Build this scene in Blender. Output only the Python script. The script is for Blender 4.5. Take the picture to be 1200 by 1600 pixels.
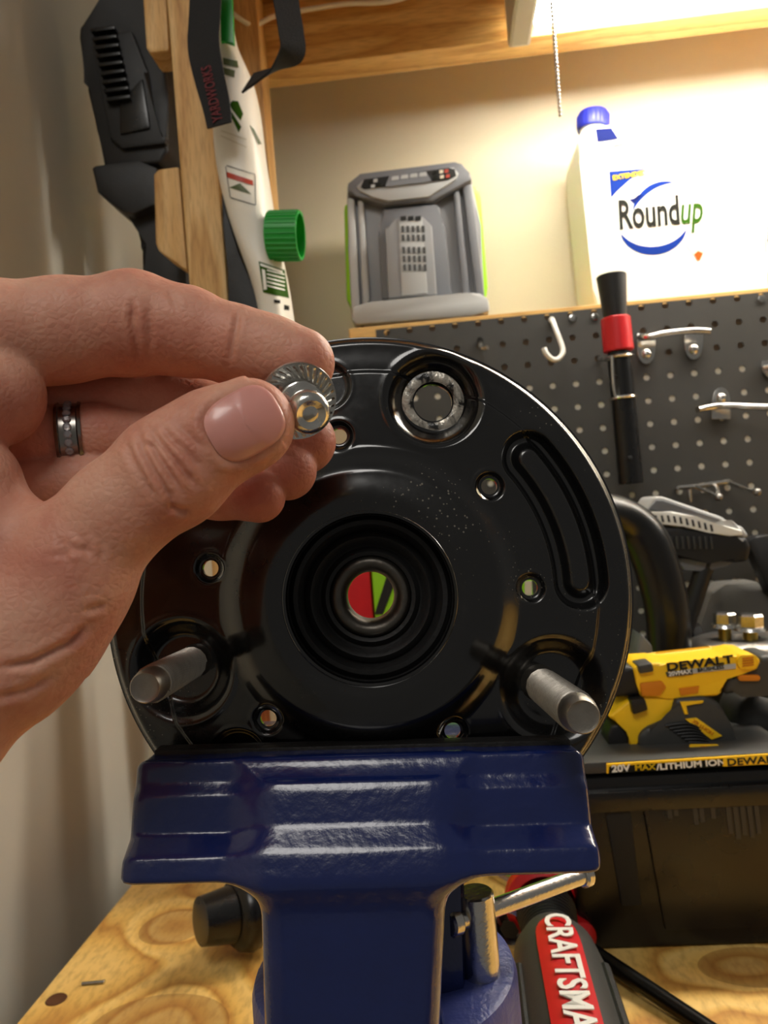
import bpy, bmesh, math, random
import numpy as np
from mathutils import Vector, Matrix, noise
random.seed(7)
PI = math.pi
for o in list(bpy.data.objects):
    bpy.data.objects.remove(o)
SC = bpy.context.scene
COL = SC.collection

# ------------------------------------------------------------------ camera
CAMZ = 1.20
BENCH = 0.90
F = 1200.0
YAW, ROLL = math.radians(4.5), math.radians(4.5)
cam_fwd = Vector((-math.sin(YAW), math.cos(YAW), 0))
r0 = Vector((math.cos(YAW), math.sin(YAW), 0)); u0 = Vector((0, 0, 1))
cam_r = r0 * math.cos(ROLL) - u0 * math.sin(ROLL)
cam_u = r0 * math.sin(ROLL) + u0 * math.cos(ROLL)
CAM = Vector((0, 0, CAMZ))
cd = bpy.data.cameras.new('camera'); cam = bpy.data.objects.new('camera', cd); COL.objects.link(cam)
mw = Matrix((cam_r, cam_u, -cam_fwd)).transposed().to_4x4(); mw.translation = CAM
cam.matrix_world = mw
cd.sensor_fit = 'HORIZONTAL'; cd.sensor_width = 36; cd.lens = 36 * F / 1200
cd.clip_start = 0.01; cd.clip_end = 50
cd.dof.use_dof = True; cd.dof.focus_distance = 0.225; cd.dof.aperture_fstop = 36.0
SC.camera = cam

# ------------------------------------------------------------------ world, light, exposure
w = bpy.data.worlds.new('room'); SC.world = w; w.use_nodes = True
w.node_tree.nodes['Background'].inputs[0].default_value = (0.95, 0.90, 0.82, 1)
w.node_tree.nodes['Background'].inputs[1].default_value = 0.11
def area(name, loc, target, sx, sy, power, col):
    l = bpy.data.lights.new(name, 'AREA'); l.shape = 'RECTANGLE'; l.size = sx; l.size_y = sy
    l.energy = power; l.color = col
    o = bpy.data.objects.new(name, l); COL.objects.link(o); o.location = loc
    o.rotation_euler = (Vector(target) - Vector(loc)).to_track_quat('-Z', 'Y').to_euler()
    return o
area('room_ceiling_lamp', (-0.45, -0.45, 2.32), (0, 0.25, 1.1), 1.5, 0.5, 13.5, (1.0, 0.96, 0.9))
STRIP = 38.0      # emission of the bench light's diffuser
vs = SC.view_settings
vs.view_transform = 'Standard'; vs.look = 'None'; vs.gamma = 1; vs.exposure = 0.45; vs.use_curve_mapping = False

# ------------------------------------------------------------------ pixel rays (frame 1200 x 1600)
def ray(px, py): return cam_fwd + cam_r * ((px - 600) / F) - cam_u * ((py - 800) / F)
def D(px, py, d): return CAM + ray(px, py) * d
def W(px, py, Y):
    r = ray(px, py); return CAM + r * (Y / r.y)
def B(px, py, z=BENCH):
    r = ray(px, py); return CAM + r * ((z - CAMZ) / r.z)

# ------------------------------------------------------------------ materials
def lin(c):
    if isinstance(c, str):
        c = [int(c[i:i + 2], 16) / 255 for i in (0, 2, 4)]
    return tuple((x / 12.92 if x <= 0.04045 else ((x + 0.055) / 1.055) ** 2.4) for x in c) + (1,)
def M(name, col, rough=0.5, metal=0.0, bump=0.0, bscale=200.0, var=0.0, vscale=30.0, coat=0.0, emit=0.0, sss=0.0, spec=0.5, trans=0.0):
    m = bpy.data.materials.new(name); m.use_nodes = True
    n = m.node_tree.nodes; L = m.node_tree.links; b = n['Principled BSDF']
    c = lin(col); b.inputs['Base Color'].default_value = c
    b.inputs['Roughness'].default_value = rough; b.inputs['Metallic'].default_value = metal
    b.inputs['Specular IOR Level'].default_value = spec
    if coat: b.inputs['Coat Weight'].default_value = coat; b.inputs['Coat Roughness'].default_value = 0.08
    if emit: b.inputs['Emission Color'].default_value = c; b.inputs['Emission Strength'].default_value = emit
    if sss:
        b.inputs['Subsurface Weight'].default_value = sss; b.inputs['Subsurface Radius'].default_value = (1.0, 0.35, 0.2)
        b.inputs['Subsurface Scale'].default_value = 0.004
    if trans: b.inputs['Transmission Weight'].default_value = trans
    tc = n.new('ShaderNodeTexCoord')
    if var:
        t = n.new('ShaderNodeTexNoise'); t.inputs['Scale'].default_value = vscale; t.inputs['Detail'].default_value = 5
        L.new(tc.outputs['Object'], t.inputs['Vector'])
        mx = n.new('ShaderNodeMix'); mx.data_type = 'RGBA'
        mx.inputs['A'].default_value = tuple(min(1, x * (1 + var)) for x in c[:3]) + (1,)
        mx.inputs['B'].default_value = tuple(x * (1 - var) for x in c[:3]) + (1,)
        L.new(t.outputs['Fac'], mx.inputs['Factor']); L.new(mx.outputs['Result'], b.inputs['Base Color'])
        mr = n.new('ShaderNodeMapRange'); mr.inputs['To Min'].default_value = max(0.03, rough * (1 - var * 0.6)); mr.inputs['To Max'].default_value = min(1, rough * (1 + var * 0.6))
        L.new(t.outputs['Fac'], mr.inputs['Value']); L.new(mr.outputs['Result'], b.inputs['Roughness'])
    if bump:
        t2 = n.new('ShaderNodeTexNoise'); t2.inputs['Scale'].default_value = bscale; t2.inputs['Detail'].default_value = 3
        L.new(tc.outputs['Object'], t2.inputs['Vector'])
        bp = n.new('ShaderNodeBump'); bp.inputs['Strength'].default_value = bump; bp.inputs['Distance'].default_value = 0.001
        L.new(t2.outputs['Fac'], bp.inputs['Height']); L.new(bp.outputs['Normal'], b.inputs['Normal'])
    return m

def wood(name, c1, c2, c3, stretch, freq, knots=(), rough=0.55, dist=0.35, nscale=3.0):
    """pine: contour lines of a stretched noise field, bent round the knots (object space, metres)"""
    m = bpy.data.materials.new(name); m.use_nodes = True
    n = m.node_tree.nodes; L = m.node_tree.links; b = n['Principled BSDF']; b.inputs['Roughness'].default_value = rough
    tc = n.new('ShaderNodeTexCoord'); mp = n.new('ShaderNodeMapping'); mp.inputs['Scale'].default_value = stretch
    L.new(tc.outputs['Object'], mp.inputs['Vector'])
    t = n.new('ShaderNodeTexNoise'); t.inputs['Scale'].default_value = nscale; t.inputs['Detail'].default_value = 2; t.inputs['Roughness'].default_value = dist
    L.new(mp.outputs['Vector'], t.inputs['Vector'])
    fld = t.outputs['Fac']
    def math_(op, a, bb):
        k = n.new('ShaderNodeMath'); k.operation = op
        for i, v in enumerate((a, bb)):
            if hasattr(v, 'links'): L.new(v, k.inputs[i])
            else: k.inputs[i].default_value = v
        return k.outputs[0]
    dark = None
    for (kx, ky, sx, sy) in knots:
        sub = n.new('ShaderNodeVectorMath'); sub.operation = 'SUBTRACT'; sub.inputs[1].default_value = (kx, ky, 0)
        L.new(tc.outputs['Object'], sub.inputs[0])
        mul = n.new('ShaderNodeVectorMath'); mul.operation = 'MULTIPLY'; mul.inputs[1].default_value = (1 / sx, 1 / sy, 0)
        L.new(sub.outputs[0], mul.inputs[0])
        ln = n.new('ShaderNodeVectorMath'); ln.operation = 'LENGTH'; L.new(mul.outputs[0], ln.inputs[0])
        g = math_('EXPONENT', math_('MULTIPLY', math_('MULTIPLY', ln.outputs['Value'], ln.outputs['Value']), -1.0), 0)
        fld = math_('ADD', fld, math_('MULTIPLY', g, 0.55))
        inside = math_('MULTIPLY', math_('LESS_THAN', math_('ADD', ln.outputs['Value'], math_('MULTIPLY', t.outputs['Fac'], 0.25)), 0.85), 0.5)
        dark = inside if dark is None else math_('ADD', dark, inside)
    s = math_('MULTIPLY', fld, freq)
    fr = math_('FRACT', s, 0)
    cr = n.new('ShaderNodeValToRGB'); L.new(fr, cr.inputs['Fac'])
    e = cr.color_ramp.elements
    e[0].position = 0.0; e[0].color = lin(c1); e[1].position = 1.0; e[1].color = lin(c1)
    for p_, c_ in ((0.45, c2), (0.78, c3), (0.9, c2)):
        k = e.new(p_); k.color = lin(c_)
    fine = n.new('ShaderNodeTexNoise'); fine.inputs['Scale'].default_value = 60; fine.inputs['Detail'].default_value = 6
    L.new(mp.outputs['Vector'], fine.inputs['Vector'])
    mx = n.new('ShaderNodeMix'); mx.data_type = 'RGBA'; mx.blend_type = 'MULTIPLY'; mx.inputs['Factor'].default_value = 0.5
    cr2 = n.new('ShaderNodeValToRGB'); cr2.color_ramp.elements[0].position = 0.3; cr2.color_ramp.elements[0].color = (0.5, 0.4, 0.3, 1); cr2.color_ramp.elements[1].position = 0.55; cr2.color_ramp.elements[1].color = (1, 1, 1, 1)
    L.new(fine.outputs['Fac'], cr2.inputs['Fac']); L.new(cr.outputs['Color'], mx.inputs['A']); L.new(cr2.outputs['Color'], mx.inputs['B'])
    out = mx.outputs['Result']
    if dark is not None:
        mk_ = n.new('ShaderNodeMix'); mk_.data_type = 'RGBA'; mk_.inputs['B'].default_value = lin('8a5a2c')
        L.new(dark, mk_.inputs['Factor']); L.new(out, mk_.inputs['A']); out = mk_.outputs['Result']
    L.new(out, b.inputs['Base Color'])
    bp = n.new('ShaderNodeBump'); bp.inputs['Strength'].default_value = 0.15; bp.inputs['Distance'].default_value = 0.001
    L.new(fine.outputs['Fac'], bp.inputs['Height']); L.new(bp.outputs['Normal'], b.inputs['Normal'])
    return m

def skin_mat(name, a, bcol, c):
    m = bpy.data.materials.new(name); m.use_nodes = True
    n = m.node_tree.nodes; L = m.node_tree.links; b = n['Principled BSDF']
    b.inputs['Roughness'].default_value = 0.52; b.inputs['Specular IOR Level'].default_value = 0.36
    b.inputs['Subsurface Weight'].default_value = 0.35; b.inputs['Subsurface Radius'].default_value = (1.0, 0.4, 0.25); b.inputs['Subsurface Scale'].default_value = 0.0035
    tc = n.new('ShaderNodeTexCoord')
    t = n.new('ShaderNodeTexNoise'); t.inputs['Scale'].default_value = 45; t.inputs['Detail'].default_value = 6; t.inputs['Roughness'].default_value = 0.6
    L.new(tc.outputs['Object'], t.inputs['Vector'])
    cr = n.new('ShaderNodeValToRGB'); e = cr.color_ramp.elements
    e[0].position = 0.33; e[0].color = lin(a); e[1].position = 0.68; e[1].color = lin(c)
    k = e.new(0.5); k.color = lin(bcol)
    L.new(t.outputs['Fac'], cr.inputs['Fac'])
    at = n.new('ShaderNodeAttribute'); at.attribute_name = 'flush'; mx = n.new('ShaderNodeMix'); mx.data_type = 'RGBA'; mx.inputs['B'].default_value = lin('b5604e')
    L.new(at.outputs['Fac'], mx.inputs['Factor']); L.new(cr.outputs['Color'], mx.inputs['A']); L.new(mx.outputs['Result'], b.inputs['Base Color'])
    v = n.new('ShaderNodeTexVoronoi'); v.feature = 'DISTANCE_TO_EDGE'; v.inputs['Scale'].default_value = 520
    n2 = n.new('ShaderNodeTexNoise'); n2.inputs['Scale'].default_value = 260; n2.inputs['Detail'].default_value = 3
    L.new(tc.outputs['Object'], v.inputs['Vector']); L.new(tc.outputs['Object'], n2.inputs['Vector'])
    ad = n.new('ShaderNodeMath'); ad.operation = 'ADD'; L.new(v.outputs['Distance'], ad.inputs[0]); L.new(n2.outputs['Fac'], ad.inputs[1])
    bp = n.new('ShaderNodeBump'); bp.inputs['Strength'].default_value = 0.34; bp.inputs['Distance'].default_value = 0.0007
    L.new(ad.outputs[0], bp.inputs['Height']); L.new(bp.outputs['Normal'], b.inputs['Normal'])
    return m

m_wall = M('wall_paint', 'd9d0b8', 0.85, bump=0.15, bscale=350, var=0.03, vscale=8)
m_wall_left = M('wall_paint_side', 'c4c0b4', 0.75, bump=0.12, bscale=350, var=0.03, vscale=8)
kb = B(272, 1447); k2 = B(245, 1610); k3 = B(1180, 1510)
m_bench = wood('pine_plywood', 'f2ca78', 'e8ba62', 'c48c40', (4.0, 1.5, 1), 4.5, ((kb.x, kb.y, 0.035, 0.034), (k2.x, k2.y, 0.06, 0.05), (k3.x, k3.y, .05, .03)), 0.5)
m_stud = wood('pine_stud', 'e2bc80', 'd8ac6c', 'c69656', (9, 9, 0.9), 5)
m_stud_h = wood('pine_stud_lying', 'e2b870', 'd8aa60', 'c4924a', (0.9, 9, 9), 5)
m_ply = wood('shelf_plywood', 'd29a48', 'c78e3e', 'a86f2a', (1.2, 8, 2), 6)
m_floor = M('concrete_floor', '77736c', 0.8, bump=0.2, bscale=60, var=0.15, vscale=10)
m_skin = skin_mat('skin', 'bd7a66', 'cf957e', 'd6a58d')
m_nail = M('fingernail', 'd8948a', 0.3, sss=0.2, var=0.05, vscale=120, coat=0.3)
m_black = M('gloss_black_paint', '0b0b0c', 0.2, bump=0.03, bscale=220, var=0.35, vscale=60, coat=0.6)
def dusty(m):
    n = m.node_tree.nodes; L = m.node_tree.links; b = n['Principled BSDF']; tc = n.new('ShaderNodeTexCoord')
    v = n.new('ShaderNodeTexVoronoi'); v.inputs['Scale'].default_value = 620; L.new(tc.outputs['Object'], v.inputs['Vector'])
    t = n.new('ShaderNodeTexNoise'); t.inputs['Scale'].default_value = 28; t.inputs['Detail'].default_value = 3; L.new(tc.outputs['Object'], t.inputs['Vector'])
    a = n.new('ShaderNodeMapRange'); a.inputs['From Min'].default_value = .5; a.inputs['From Max'].default_value = .75; a.inputs['To Min'].default_value = .02; a.inputs['To Max'].default_value = .22; L.new(t.outputs['Fac'], a.inputs['Value'])
    c = n.new('ShaderNodeMath'); c.operation = 'LESS_THAN'; L.new(v.outputs['Distance'], c.inputs[0]); L.new(a.outputs['Result'], c.inputs[1])
    src = b.inputs['Base Color'].links[0].from_socket
    mx = n.new('ShaderNodeMix'); mx.data_type = 'RGBA'; mx.inputs['B'].default_value = lin('6a665c'); L.new(c.outputs[0], mx.inputs['Factor']); L.new(src, mx.inputs['A']); L.new(mx.outputs['Result'], b.inputs['Base Color'])
    # faint scuffs dull the gloss in patches
    s = n.new('ShaderNodeTexNoise'); s.inputs['Scale'].default_value = 14; s.inputs['Detail'].default_value = 8; s.inputs['Roughness'].default_value = .7; L.new(tc.outputs['Object'], s.inputs['Vector'])
    r = n.new('ShaderNodeMapRange'); r.inputs['From Min'].default_value = .4; r.inputs['From Max'].default_value = .7; r.inputs['To Min'].default_value = .16; r.inputs['To Max'].default_value = .42; L.new(s.outputs['Fac'], r.inputs['Value']); L.new(r.outputs['Result'], b.inputs['Roughness'])
dusty(m_black)
m_rubber = M('black_rubber', '101011', 0.55, bump=0.2, bscale=500, var=0.2, vscale=80)
m_steel = M('worn_steel', '8b8884', 0.38, 1.0, bump=0.12, bscale=700, var=0.3, vscale=200)
m_scr = M('scraped_steel', 'a8a49c', 0.36, 0.9, bump=0.8, bscale=260, var=0.6, vscale=170)
m_tubeblk = M('satin_black_paint', '0d0d0e', 0.3)
def patchy(name):
    m = M(name, '15130f', 0.3, 0.2, bump=0.9, bscale=230); n = m.node_tree.nodes; L = m.node_tree.links; b = n['Principled BSDF']
    tc = n.new('ShaderNodeTexCoord'); t = n.new('ShaderNodeTexNoise'); t.inputs['Scale'].default_value = 130; t.inputs['Detail'].default_value = 6; t.inputs['Roughness'].default_value = .65; t.inputs['Distortion'].default_value = 1.2
    L.new(tc.outputs['Object'], t.inputs['Vector'])
    cr = n.new('ShaderNodeValToRGB'); cr.color_ramp.elements[0].position = .42; cr.color_ramp.elements[0].color = lin('100f0d'); cr.color_ramp.elements[1].position = .56; cr.color_ramp.elements[1].color = lin('b4aea2')
    L.new(t.outputs['Fac'], cr.inputs['Fac']); L.new(cr.outputs['Color'], b.inputs['Base Color'])
    L.new(cr.outputs['Color'], b.inputs['Metallic'])
    return m
m_scr = patchy('scraped_paint_and_steel')
m_dsteel = M('dark_stud_steel', '9a948b', 0.42, 1.0, bump=0.1, bscale=700, var=0.3, vscale=250)
m_bush = M('bushing_steel', '5f5b55', 0.42, 1.0, bump=0.15, bscale=500, var=0.35, vscale=160)
m_zinc = M('bright_zinc', 'cfcdc8', 0.22, 1.0, bump=0.15, bscale=500, var=0.15, vscale=250)
m_blue = M('navy_enamel', '0a1c54', 0.24, bump=0.28, bscale=260, var=0.15, vscale=90, coat=0.5)
m_bluelt = M('lamplit_blue_enamel', '3b4688', 0.4, bump=0.4, bscale=420, var=0.25, vscale=150)  # swivel base blue made paler: the bench light falling on it is in the colour
m_jaw = M('jaw_steel', '2c2b2b', 0.45, 0.6, bump=0.3, bscale=600, var=0.5, vscale=120)
m_peg = M('pegboard_dark', '383734', 0.6, bump=0.08, bscale=600, var=0.1, vscale=50)
m_white = M('white_plastic', 'f2f1ea', 0.4)
m_whitebag = M('white_film', 'e9e5da', 0.42, bump=0.1, bscale=60)
m_cream = M('print_cream', 'cfc9b6', 0.5)
m_jug = M('white_jug_plastic', 'efeee2', 0.42, sss=0.15)
m_blackp = M('black_plastic', '111112', 0.5, bump=0.25, bscale=900, var=0.2, vscale=120)
m_blackg = M('gloss_black_plastic', '0c0c0d', 0.28, bump=0.05, bscale=120, var=0.4, vscale=40)
m_dgrey = M('dark_grey_plastic', '3a3a38', 0.5, bump=0.1, bscale=700)
m_grey = M('grey_plastic', '8f9092', 0.45, bump=0.05, bscale=800)
m_grey2 = M('mid_grey_plastic', '6d6f74', 0.45)
m_lgrey = M('light_grey_plastic', 'aeb0b0', 0.45)
m_lime = M('lime_plastic', '8fd010', 0.4)
m_green = M('green_plastic', '12962f', 0.35)
m_red = M('red_plastic', 'c8141c', 0.4)
m_yellow = M('yellow_plastic', 'fac818', 0.42)
m_orange = M('amber_plastic', 'd07c08', 0.45)
m_strap = M('black_webbing', '141416', 0.8, bump=0.6, bscale=900)
m_redprint = M('red_print', '64141c', 0.7)
m_blueprint = M('blue_print', '0a2c80', 0.7, spec=0.1)
m_navyprint = M('navy_print', '0e1a58', 0.7, spec=0.1)
m_bluecap = M('blue_cap_plastic', '1c2690', 0.4)
m_greyprint = M('grey_print', '20201c', 0.7, spec=0.1)
m_greenprint = M('green_print', '2e5208', 0.7, spec=0.1)
m_olive = M('olive_print', '55603a', 0.5)
m_brickprint = M('brick_print', 'b03c28', 0.5)
m_orangeprint = M('orange_print', 'b05018', 0.7, spec=0.1)
m_yprint = M('yellow_print', 'd8b820', 0.7, spec=0.1)
m_hole = M('dark_print', '0a0a0a', 0.7)
m_foam = M('grey_foam', '55534f', 0.9, bump=0.4, bscale=900)
m_led = M('lit_diffuser', 'fff9ec', 0.4, emit=STRIP)
m_fix = M('fixture_enamel', 'b9b3a4', 0.45)
m_ringm = M('ring_silver', '8d8983', 0.25, 1.0)
m_gem = M('diamond', 'f6f6ff', 0.03, trans=0.8)
m_wire = M('white_cable', 'd8d2c0', 0.5)
m_shaft = M('blackened_shaft', '2b2a29', 0.3, 0.9)

# ------------------------------------------------------------------ object helpers
def new_obj(name, bm, mat, parent=None, smooth=True, angle=40):
    me = bpy.data.meshes.new(name)
    if isinstance(bm, bpy.types.Mesh): me = bm
    else:
        bmesh.ops.recalc_face_normals(bm, faces=bm.faces)
        bm.to_mesh(me); bm.free()
    if not me.materials: me.materials.append(mat)
    if smooth:
        for p in me.polygons: p.use_smooth = True
        if angle < 180:
            try: me.set_sharp_from_angle(angle=math.radians(angle))
            except Exception: pass
    o = bpy.data.objects.new(name, me); COL.objects.link(o)
    if parent is not None: o.parent = parent
    return o
def tag(o, label, cat, group=None):
    o['label'] = label; o['category'] = cat
    if group: o['group'] = group
    return o
def thing(name, label, cat, group=None):
    o = bpy.data.objects.new(name, None); COL.objects.link(o); o.empty_display_size = 0.02
    return tag(o, label, cat, group)
def struct(name, bm, mat, parent=None):
    o = new_obj(name, bm, mat, parent, smooth=False)
    if parent is None: o['kind'] = 'structure'
    return o
def nb(): return bmesh.new()
def add_box(bm, x0, x1, y0, y1, z0, z1, Mx=None):
    vs_ = [bm.verts.new((x, y, z)) for x in (x0, x1) for y in (y0, y1) for z in (z0, z1)]
    if Mx is not None:
        for v in vs_: v.co = Mx @ v.co
    for f in ((0, 1, 3, 2), (4, 6, 7, 5), (0, 4, 5, 1), (2, 3, 7, 6), (0, 2, 6, 4), (1, 5, 7, 3)):
        bm.faces.new([vs_[i] for i in f])
    return vs_
def box(x0, x1, y0, y1, z0, z1, bev=0, Mx=None, seg=2):
    bm = nb(); add_box(bm, x0, x1, y0, y1, z0, z1, Mx)
    if bev: bmesh.ops.bevel(bm, geom=bm.edges[:], offset=bev, segments=seg, affect='EDGES', profile=0.6)
    return bm
def frame_of(axis, hint=None):
    a = Vector(axis).normalized()
    h = Vector(hint) if hint is not None else (Vector((0, 0, 1)) if abs(a.z) < 0.9 else Vector((1, 0, 0)))
    x = h.cross(a).normalized(); y = a.cross(x)
    return x, y, a
def add_lathe(bm, prof, O, axis, seg=32, hint=None, close=True):
    """prof: list of (t along axis, radius)"""
    x, y, a = frame_of(axis, hint); O = Vector(O); rings = []
    for (t, r) in prof:
        if r < 1e-7: rings.append([bm.verts.new(O + a * t)])
        else: rings.append([bm.verts.new(O + a * t + x * (r * math.cos(2 * PI * i / seg)) + y * (r * math.sin(2 * PI * i / seg))) for i in range(seg)])
    for A, Bq in zip(rings, rings[1:]):
        for i in range(seg):
            j = (i + 1) % seg
            if len(A) == 1 and len(Bq) == 1: break
            if len(A) == 1: bm.faces.new((A[0], Bq[i], Bq[j]))
            elif len(Bq) == 1: bm.faces.new((A[i], Bq[0], A[j]))
            else: bm.faces.new((A[i], Bq[i], Bq[j], A[j]))
    if close:
        for R in (rings[0], rings[-1]):
            if len(R) > 2: bm.faces.new(R)
    return rings
def lathe(prof, O, axis, seg=32, hint=None, close=True):
    bm = nb(); add_lathe(bm, prof, O, axis, seg, hint, close); return bm
def cyl(p0, p1, r0_, r1_=None, seg=24, bev=0.0):
    p0, p1 = Vector(p0), Vector(p1); r1_ = r0_ if r1_ is None else r1_; L = (p1 - p0).length
    pr = [(0, r0_), (L, r1_)] if not bev else [(0, r0_ - bev), (bev, r0_), (L - bev, r1_), (L, r1_ - bev)]
    return lathe(pr, p0, p1 - p0, seg)
def smooth_path(pts, n=8):
    pts = [Vector(p) for p in pts]; out = []
    for i in range(len(pts) - 1):
        a, b, c, d = pts[max(i - 1, 0)], pts[i], pts[i + 1], pts[min(i + 2, len(pts) - 1)]
        for k in range(n):
            t = k / n
            out.append(0.5 * ((2 * b) + (c - a) * t + (2 * a - 5 * b + 4 * c - d) * t * t + (3 * b - a - 3 * c + d) * t ** 3))
    out.append(pts[-1]); return out
def tube(path, r, seg=10, n=6, bm=None):
    bm = bm or nb(); P = smooth_path(path, n) if n > 1 else [Vector(p) for p in path]
    rs = r if callable(r) else (lambda t: r)
    prev = None; rings = []
    for i, p in enumerate(P):
        t = (P[min(i + 1, len(P) - 1)] - P[max(i - 1, 0)]).normalized()
        if prev is None: x, y, _ = frame_of(t)
        else:
            x = (prev - t * prev.dot(t)).normalized(); y = t.cross(x)
        prev = x; rr = rs(i / (len(P) - 1))
        rings.append([bm.verts.new(p + x * rr * math.cos(2 * PI * k / seg) + y * rr * math.sin(2 * PI * k / seg)) for k in range(seg)])
    for A, C in zip(rings, rings[1:]):
        for k in range(seg): bm.faces.new((A[k], A[(k + 1) % seg], C[(k + 1) % seg], C[k]))
    bm.faces.new(rings[0]); bm.faces.new(rings[-1])
    return bm
def ribbon(path, side, width, thick, n=6):
    """flat band along a path; side: callable t -> direction across the band, width: callable t"""
    bm = nb(); P = smooth_path(path, n); rings = []
    for i, p in enumerate(P):
        t = (P[min(i + 1, len(P) - 1)] - P[max(i - 1, 0)]).normalized(); u = i / (len(P) - 1)
        s = Vector(side(u)); s = (s - t * s.dot(t)).normalized(); nn = t.cross(s); wd = width(u) / 2
        rings.append([bm.verts.new(p + s * a * wd + nn * b * thick / 2) for a, b in ((-1, -1), (1, -1), (1, 1), (-1, 1))])
    for A, C in zip(rings, rings[1:]):
        for k in range(4): bm.faces.new((A[k], A[(k + 1) % 4], C[(k + 1) % 4], C[k]))
    bm.faces.new(rings[0]); bm.faces.new(rings[-1]); return bm
def prism(pts3, vec, bev=0.0, seg=2, bm=None):
    own = bm is None; bm = bm or nb(); vec = Vector(vec)
    a = [bm.verts.new(p) for p in pts3]; b = [bm.verts.new(Vector(p) + vec) for p in pts3]; n = len(a)
    bm.faces.new(a); bm.faces.new(b[::-1])
    for i in range(n): bm.faces.new((a[i], b[i], b[(i + 1) % n], a[(i + 1) % n]))
    if bev and own: bmesh.ops.bevel(bm, geom=bm.edges[:], offset=bev, segments=seg, affect='EDGES', profile=0.6, clamp_overlap=True)
    return bm
def pxs(pts, Y): return [W(x, y, Y) for x, y in pts]
def pxprism(pts, Y, th, bev=0.0, seg=2, bm=None):
    """a slab whose outline lies in the plane at depth Y, going th metres back towards the wall"""
    return prism(pxs(pts, Y), (0, th, 0), bev, seg, bm)
def arcpts(cx, cy, rx, ry, a0, a1, n):
    return [(cx + rx * math.cos(math.radians(a0 + (a1 - a0) * i / n)), cy + ry * math.sin(math.radians(a0 + (a1 - a0) * i / n))) for i in range(n + 1)]
def rrect(x0, y0, x1, y1, r, n=4):
    return arcpts(x0 + r, y0 + r, r, r, 180, 270, n) + arcpts(x1 - r, y0 + r, r, r, 270, 360, n) + arcpts(x1 - r, y1 - r, r, r, 0, 90, n) + arcpts(x0 + r, y1 - r, r, r, 90, 180, n)
def text(s, O, xdir, nrm, size, mat, parent, name='lettering', shear=0.0, bold=0.0, ext=0.0003, xs=1.0, space=1.0):
    """lettering with its baseline from O along xdir, lying on a surface of normal nrm"""
    cu = bpy.data.curves.new(name, 'FONT'); cu.body = s; cu.size = 1; cu.extrude = ext / size; cu.shear = shear; cu.offset = bold; cu.space_character = space; cu.resolution_u = 3
    t = bpy.data.objects.new('tmp', cu); COL.objects.link(t)
    dg = bpy.context.evaluated_depsgraph_get(); me = bpy.data.meshes.new_from_object(t.evaluated_get(dg))
    bpy.data.objects.remove(t); bpy.data.curves.remove(cu)
    z = Vector(nrm).normalized(); x = Vector(xdir); x = (x - z * x.dot(z)).normalized(); y = z.cross(x)
    mt = Matrix((x * size * xs, y * size, z * size)).transposed().to_4x4(); mt.translation = Vector(O)
    me.transform(mt); me.materials.clear(); me.materials.append(mat)
    o = bpy.data.objects.new(name, me); COL.objects.link(o)
    if parent is not None: o.parent = parent
    return o
def pxtext(s, p0, p1, Y, hpx, mat, parent, **k):
    O = W(*p0, Y); X = W(*p1, Y) - O
    return text(s, O, X, (0, -1, 0), hpx * Y / F, mat, parent, **k)

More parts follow.
